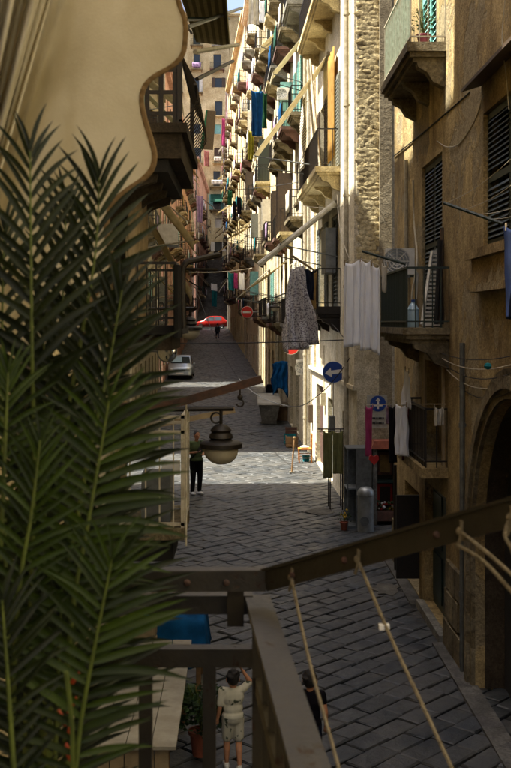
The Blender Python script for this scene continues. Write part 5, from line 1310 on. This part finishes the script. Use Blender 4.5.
# ------------------------------------------------------------------ people
def remeshed(mb, voxel, mat, name, parent, smooth_it=3):
    me = bpy.data.meshes.new('tmp'); me.from_pydata(mb.v, [], mb.f)
    bm = bmesh.new(); bm.from_mesh(me); bmesh.ops.recalc_face_normals(bm, faces=bm.faces); bm.to_mesh(me); bm.free()
    o = bpy.data.objects.new('tmp', me); COL.objects.link(o)
    md = o.modifiers.new('r', 'REMESH'); md.mode = 'VOXEL'; md.voxel_size = voxel
    if smooth_it: sm = o.modifiers.new('s', 'SMOOTH'); sm.factor = .5; sm.iterations = smooth_it
    dg = bpy.context.evaluated_depsgraph_get(); me2 = bpy.data.meshes.new_from_object(o.evaluated_get(dg)); me2.name = name
    bpy.data.objects.remove(o); bpy.data.meshes.remove(me)
    me2.materials.clear(); me2.materials.append(MATS[mat]); me2.shade_smooth()
    return link(name, me2, parent)
def person(label, loc, heading, height, J=None, shirt='shirt_green', legs='trouser_black', short=False, skin='skin', shoe='shoe_white', hair='hair_dark', head=1.0, sleeves=.5, group=None, fine=1.0, girth=1.0, helmet=None):
    """heading: direction faced, 0 = +Y (away from the camera). Joints are given for a 1.75 m figure."""
    t = thing('person', label, 'person', loc, group)
    k = height/1.75; M4 = Matrix.Translation(loc)@Matrix.Rotation(heading, 4, 'Z')@Matrix.Scale(k, 4)
    D = dict(head=(0, .02, 1.62), neck=(0, -.01, 1.42), shl=(-.185, 0, 1.39), shr=(.185, 0, 1.39), ell=(-.24, -.03, 1.12), elr=(.24, -.03, 1.12), wrl=(-.25, .06, .88), wrr=(.25, .06, .88),
             hil=(-.09, 0, .92), hir=(.09, 0, .92), knl=(-.1, .03, .5), knr=(.1, .03, .5), anl=(-.1, -.02, .09), anr=(.1, -.02, .09), tol=(-.115, .15, .04), tor=(.115, .15, .04))
    D.update(J or {}); D = {a: Vector(b) for a, b in D.items()}
    if head != 1.0: D['head'] = D['head']+Vector((0, 0, .115*(1-head)))
    vx = .017*k*fine
    def tr(m): m.v = [tuple(M4@Vector(p)) for p in m.v]; return m
    g = girth
    m = MB(); hc = D['head']
    m.ball(hc, (.078*head, .095*head, .115*head), 14, 10); m.ball(hc+Vector((0, .03, -.055))*head, (.056*head, .06*head, .06*head), 10, 8)
    m.ball(hc+Vector((0, .105, -.015))*head, (.014*head, .022*head, .022*head), 8, 6)
    for s in (-1, 1): m.ball(hc+Vector((s*.08, -.005, -.01))*head, (.014*head, .024*head, .034*head), 8, 6)
    m.cap(D['neck']-Vector((0, 0, .03)), hc-Vector((0, .015, .07)), .056, .05, 10)
    m.ball((0, 0, 1.27), (.165*g, .105*g, .17), 14, 8); m.ball((0, .005, 1.08), (.14*g, .1*g, .17), 14, 8); m.ball((0, 0, .93), (.155*g, .115*g, .12), 14, 8)
    hands = MB()
    for s, a in ((-1, 'l'), (1, 'r')):
        m.cap(Vector((s*.1, 0, 1.38)), D['sh'+a], .07, .056, 8); m.cap(D['sh'+a], D['el'+a], .052*g, .042*g, 8); m.cap(D['el'+a], D['wr'+a], .042*g, .029, 8)
        d = (D['wr'+a]-D['el'+a]).normalized(); w = D['wr'+a]
        sd = d.cross(Vector((0, 0, 1))); sd = (sd if sd.length > .3 else d.cross(Vector((0, 1, 0)))).normalized(); pn = sd.cross(d).normalized()
        p2 = w+d*.085
        for q in (-.024, 0, .024): m.cap(w+d*.01+sd*q*.6, p2+sd*q, .018, .015, 6)
        for q, ln in ((-.033, .058), (-.011, .072), (.011, .076), (.033, .066)):
            b0 = p2+sd*q; b1 = b0+d*ln*.55+pn*ln*.18; b2 = b1+d*ln*.35+pn*ln*.35
            m.cap(b0, b1, .0105, .010, 6); m.cap(b1, b2, .010, .008, 6)
        th0 = w+d*.03+sd*.03*s; th1 = th0+sd*.035*s+d*.03+pn*.015; m.cap(th0, th1, .013, .011, 6); m.cap(th1, th1+d*.03+pn*.012, .011, .009, 6)
        m.cap(D['hi'+a], D['kn'+a], .085*g, .058*g, 10); m.cap(D['kn'+a], D['kn'+a].lerp(D['an'+a], .35)-Vector((0, .015, 0)), .056*g, .056*g, 10); m.cap(D['kn'+a].lerp(D['an'+a], .35)-Vector((0, .015, 0)), D['an'+a], .056*g, .036, 8)
        m.cap(D['an'+a]-Vector((0, .03, .03)), D['to'+a], .038, .03, 8)
    remeshed(tr(m), max(.0085*k, .006)*fine, skin, 'body', t, 1)
    # hair
    hm = MB(); hm.ball(hc+Vector((0, -.018, .022))*head, (.088*head, .1*head, .112*head), 14, 10); R = random.Random(3)
    for q in range(26):
        a = R.uniform(0, 2*pi); b = R.uniform(.1, 1.5); hm.ball(hc+Vector((sin(b)*cos(a)*.078, sin(b)*sin(a)*.085-.028, cos(b)*.10+.025))*head, .024*head, 6, 4)
    hm.v = [(x, min(y, hc.y+.075*head-.6*max(0, hc.z+.045*head-z)), z) for x, y, z in hm.v]
    remeshed(tr(hm), .013*k*fine, hair, 'hair', t, 1)
    for s in (-1, 1): tr(MB().ball(hc+Vector((s*.032, .088, .005))*head, .011*head, 8, 6)).build('eye', 'ink', t)
    tr(MB().ball(hc+Vector((0, .088, -.062))*head, (.024*head, .008, .007*head), 8, 5)).build('mouth', 'clay_pink', t)
    # shirt
    sh = MB(); e = .022
    sh.ball((0, 0, 1.27), (.165*g+e, .105*g+e, .19), 14, 8); sh.ball((0, .005, 1.08), (.145*g+e, .105*g+e, .2), 14, 8); sh.ball((0, 0, .95), (.155*g+e+.012, .115*g+e+.01, .12), 14, 8)
    for s, a in ((-1, 'l'), (1, 'r')):
        sh.cap(Vector((s*.08, 0, 1.38)), D['sh'+a], .075, .07, 8); q = D['sh'+a].lerp(D['el'+a], min(1, sleeves*1.9)); sh.cap(D['sh'+a], q, .07*g, .064*g, 8)
        if sleeves > .6: sh.cap(D['el'+a], D['el'+a].lerp(D['wr'+a], .9), .058, .045, 8)
    remeshed(tr(sh), vx*.9, shirt, 'shirt', t, 2)
    pt = MB(); pt.ball((0, 0, .92), (.16*g+e, .118*g+e, .14), 14, 8)
    for s, a in ((-1, 'l'), (1, 'r')):
        if short: pt.cap(D['hi'+a], D['hi'+a].lerp(D['kn'+a], .82), .10*g, .088*g, 10)
        else: pt.cap(D['hi'+a], D['kn'+a], .10*g, .076*g, 10); pt.cap(D['kn'+a], D['an'+a]+Vector((0, 0, .02)), .074*g, .06, 10)
    remeshed(tr(pt), vx*.9, legs, 'shorts' if short else 'trousers', t, 2)
    for a in 'lr':
        s_ = MB(); s_.cap(D['an'+a]-Vector((0, .035, .045)), D['to'+a]+Vector((0, .02, 0)), .047, .04, 10); s_.cap(D['an'+a]-Vector((0, .01, .01)), D['an'+a]-Vector((0, .02, .03)), .05, .05, 8)
        s_ = tr(s_); zb = loc[2]; s_.v = [(x, y, max(z, min(zb, (M4@D['an'+a]).z-.09*k))) for x, y, z in s_.v]; s_.build('shoe', shoe, t, smooth=True)
    if helmet: tr(MB().ball(hc+Vector((0, -.01, .03)), (.125, .14, .14), 14, 10)).build('helmet', helmet, t, smooth=True)
    return t, M4
t, M4 = person('man in olive green t-shirt and black trousers looking at his phone by the caged balcony', Vector((-1.24, 28.2, 0)), radians(205), 1.72,
       dict(elr=(.26, .0, 1.13), wrr=(.1, .24, 1.17), ell=(-.25, -.02, 1.13), wrl=(-.1, .22, 1.10), head=(0, .05, 1.61)), 'shirt_green', 'trouser_black', fine=1.1, girth=1.05)
c = M4@Vector((.02, .33, 1.24)); tag(MB().box(c.x-.05, c.x+.05, c.y-.006, c.y+.006, c.z-.07, c.z+.07).build('phone', 'ink'), 'dark phone held by the man in the green t-shirt', 'phone')
pts = [M4@Vector(p) for p in ((-.13, .02, 1.45), (-.05, .14, 1.3), (.1, .145, 1.1), (.2, .05, .95))]
tag(MB().tube(spline(pts, 4), .014, 5).build('bag_strap', 'cotton_black'), 'dark bag strap across the green t-shirt', 'bag strap')
child = dict(elr=(.30, .02, 1.52), wrr=(.17, -.02, 1.72), shr=(.18, 0, 1.41), ell=(-.23, -.02, 1.12), wrl=(-.26, .06, .88), knl=(-.1, .07, .5), anl=(-.1, .1, .09), tol=(-.11, .26, .04), knr=(.1, .01, .5), anr=(.1, -.1, .1), tor=(.11, .05, .03))
def PG(px, D): return Vector(((px-VX)/F*D, D, 0))
person('dark-haired child seen from behind in a white printed t-shirt and shorts, one hand raised', PG(233, 10.85), radians(8), 1.03, child, 'child_tee', 'child_tee', True, 'skin_light', head=1.32, group='children below the balcony', fine=1.0, girth=1.08, sleeves=.42)
person('dark-haired child in black top half hidden behind the handrail', PG(310, 10.55), radians(-15), 1.12, dict(elr=(.25, -.02, 1.12), wrr=(.24, .05, .9)), 'cotton_black', 'cotton_navy', True, 'skin', head=1.28, group='children below the balcony', sleeves=.2)
person('small far figure walking up the street below the red car', Vector((-2.6, 108, zg(108))), radians(10), 1.68, dict(knl=(-.1, .15, .52), anl=(-.1, .2, .1), tol=(-.11, .36, .05), knr=(.1, -.02, .5), anr=(.1, -.22, .14), tor=(.11, -.1, .04)), 'jacket_grey', 'cotton_navy', fine=2.2, sleeves=.9)
person('person in dark clothes sitting behind the stone trough by the blue tarpaulin', Vector((1.32, 49, zg(49))), radians(170), 1.7, dict(knl=(-.12, .4, .55), anl=(-.12, .42, .1), tol=(-.13, .57, .04), knr=(.12, .4, .55), anr=(.12, .42, .1), tor=(.13, .57, .04)), 'cotton_black', 'cotton_navy', fine=2.2, sleeves=.9)
# a stool for the seated figure
t = thing('stool', 'low dark stool under the seated person behind the trough', 'stool', (1.32, 49, zg(49)))
MB().box(1.12, 1.52, 48.85, 49.2, zg(49)+.74, zg(49)+.79).build('seat', 'wood', t)
for x in (1.15, 1.49):
    for y in (48.88, 49.17): MB().box(x-.02, x+.02, y-.02, y+.02, zg(y)-.02, zg(49)+.74).build('leg', 'wood', t)

# ------------------------------------------------------------------ cables across and along the street
def cables():
    w = wire
    w('cable', 'thin black cable stretched level across the street below the lamp and dress', [P(100, 343, 22), P(380, 338, 24)], .012, sag=.05)
    w('cable', 'black cable sagging from the far left down past the trough to the blue arrow sign', spline([P(188, 268, 60), P(212, 330, 48), P(242, 382, 36), (P(289, 406, 30)), P(322, 392, 27), P(352, 354, 25.5), P(358, 330, 24.6)], 8), .012)
    w('cable', 'pale cable hanging in a curve beside the shuttered balcony door', spline([P(437, 141, 15.9), P(447, 147, 15.0), P(460, 143, 14.2), P(475, 120, 13.3), P(483, 95, 12.8)], 6), .007, 'cable_white')
    w('cable', 'thin dark cable climbing diagonally across the tan wall', [P(394, 156, 20.3), P(470, 92, 13.6)], .012, sag=.02)
    w('cable', 'white cable dropping down the right edge past the window', spline([P(505, 0, 11.6), P(502, 40, 11.7), P(506, 75, 11.55), P(509, 110, 11.5)], 6), .007, 'cable_white')
    R = random.Random(6)
    for k in range(5):
        a = P(432+3*k, 346+3*k, 16.0); b = P(525, 366+8*k-12, 10.9)
        w('cable', ('topmost','second','third','fourth','lowest')[k]+' of the cables bundled above the arched portal', [a-Vector((.08, 0, 0)), b-Vector((.06, 0, 0))], .006, 'cable_white' if k % 2 else 'cable_black', sag=.12+.05*k, group='cables above the portal')
    c = P(495, 366, 11.9)-Vector((.08, 0, 0)); tag(MB().ball(c, (.045, .05, .04), 7, 4).build('blue_rag', 'cotton_teal', smooth=True), 'small blue rag caught on the cables above the portal', 'rag')
    w('cable', 'wavy pale hose running down beside the air-conditioner', spline([P(413, 180, 18.0), P(414, 220, 18.0), P(417, 260, 17.6), P(412, 295, 17.4), P(414, 318, 17.3)], 6), .018, 'cable_white', 'hose')
    w('cable', 'dark cable crossing high between the left and right facades', [P(205, 190, 50), P(300, 182, 34)], .012, sag=.1)
    w('cable', 'pale line crossing the far street above the no-entry sign', [P(190, 272, 62), P(252, 268, 62)], .02, 'cable_white', sag=.1)
    w('cable', 'thin pale line tied across to the rough stone strip', [P(300, 205, 29), P(378, 197, 24.2)], .006, 'cable_white', sag=.15)
    w('cable', 'white cord hanging beside the white sheets', spline([P(337, 195, 26.5), P(340, 230, 22), P(349, 258, 15.6)], 6), .006, 'cable_white', 'cord')
    w('cable', 'black cable looping under the cream building balcony', spline([P(300, 300, 33), P(330, 322, 28), P(352, 345, 25.5), P(372, 338, 24.3)], 6), .012)
cables()
def left_bits():
    t = thing('striped_awning', 'olive striped awning seen from below at the top of the street', 'awning', P(180, 20, 16))
    q = [P(150, -60, 15), P(212, -40, 15), P(240, 25, 22), P(215, 48, 22), P(186, 30, 16)]
    MB().grid(lambda i, j: P(168, -40, 14).lerp(P(222, -45, 14), i).lerp(P(196, 42, 21).lerp(P(229, 46, 21), i), j), 10, 10).build('fabric', 'awning_stripe', t, smooth='all', solid=.01, recalc=False)
    MB().grid(lambda i, j: P(222, -45, 14).lerp(P(229, 46, 21), j)+Vector((.02, 0, -.22*i)), 2, 24).build('valance', 'awning_stripe', t, smooth='all', solid=.01, recalc=False)
    MB().tube([P(188, 27, 14.3), P(242, 8, 21)], .03, 6).build('arm', 'grey_metal', t)
    MB().tube([P(186, 19, 16), P(228, 19, 20)], .035, 6).build('cross_bar', 'door_green', t)
    t = thing('folding_frame', 'folding metal awning frame beside the bellied iron balcony', 'awning frame', P(192, 60, 15))
    MB().tube([P(195, 52, 14.5), P(238, 45, 18)], .035, 6).build('arm', 'pale_pipe', t); MB().tube([P(197, 79, 15), P(233, 61, 19)], .03, 6).build('arm', 'iron_black', t)
    W = WL2
    for k, (lab, p0, p1, wd) in enumerate((('upper tan side awning slanting down at left', (156, 188), (194, 240), 16), ('lower tan side awning slanting down at left', (150, 216), (192, 292), 13))):
        D0, D1 = 22+2*k, 24+2*k
        t = thing('side_awning', lab, 'awning', P(*p0, D0), 'tan awnings at left')
        a, b = P(*p0, D0), P(*p1, D0)
        MB().grid(lambda i, j: a.lerp(b, j)+Vector((-.2*i, 2.2*i, .1*i-.05*sin(pi*j))), 6, 10).build('fabric', 'awning_tan', t, smooth='all', solid=.012, recalc=False)
        n = Vector((0, 0, -1)); MB().grid(lambda i, j: a.lerp(b, j)+Vector((0, -.01, -.30*i*(1-.2*j))), 3, 10).build('side_flap', 'awning_tan', t, smooth='all', solid=.012, recalc=False)
        MB().tube([b, Vector((-3.5, D0, b.z-.4))], .02, 6).build('arm', 'pale_pipe', t)
    t = thing('grey_screen', 'pale grey screen standing on a left balcony behind the palm tips', 'screen', P(167, 245, 26))
    q0, q1 = P(158, 245, 26), P(178, 224, 26); MB().box(q0.x, q1.x, 26, 26.06, q0.z, q1.z).build('board', 'white_paint', t)
    MB().box(q0.x-.02, q1.x+.02, 25.97, 26.08, q0.z-.05, q0.z-.002).build('frame', 'grey_metal', t)
left_bits()
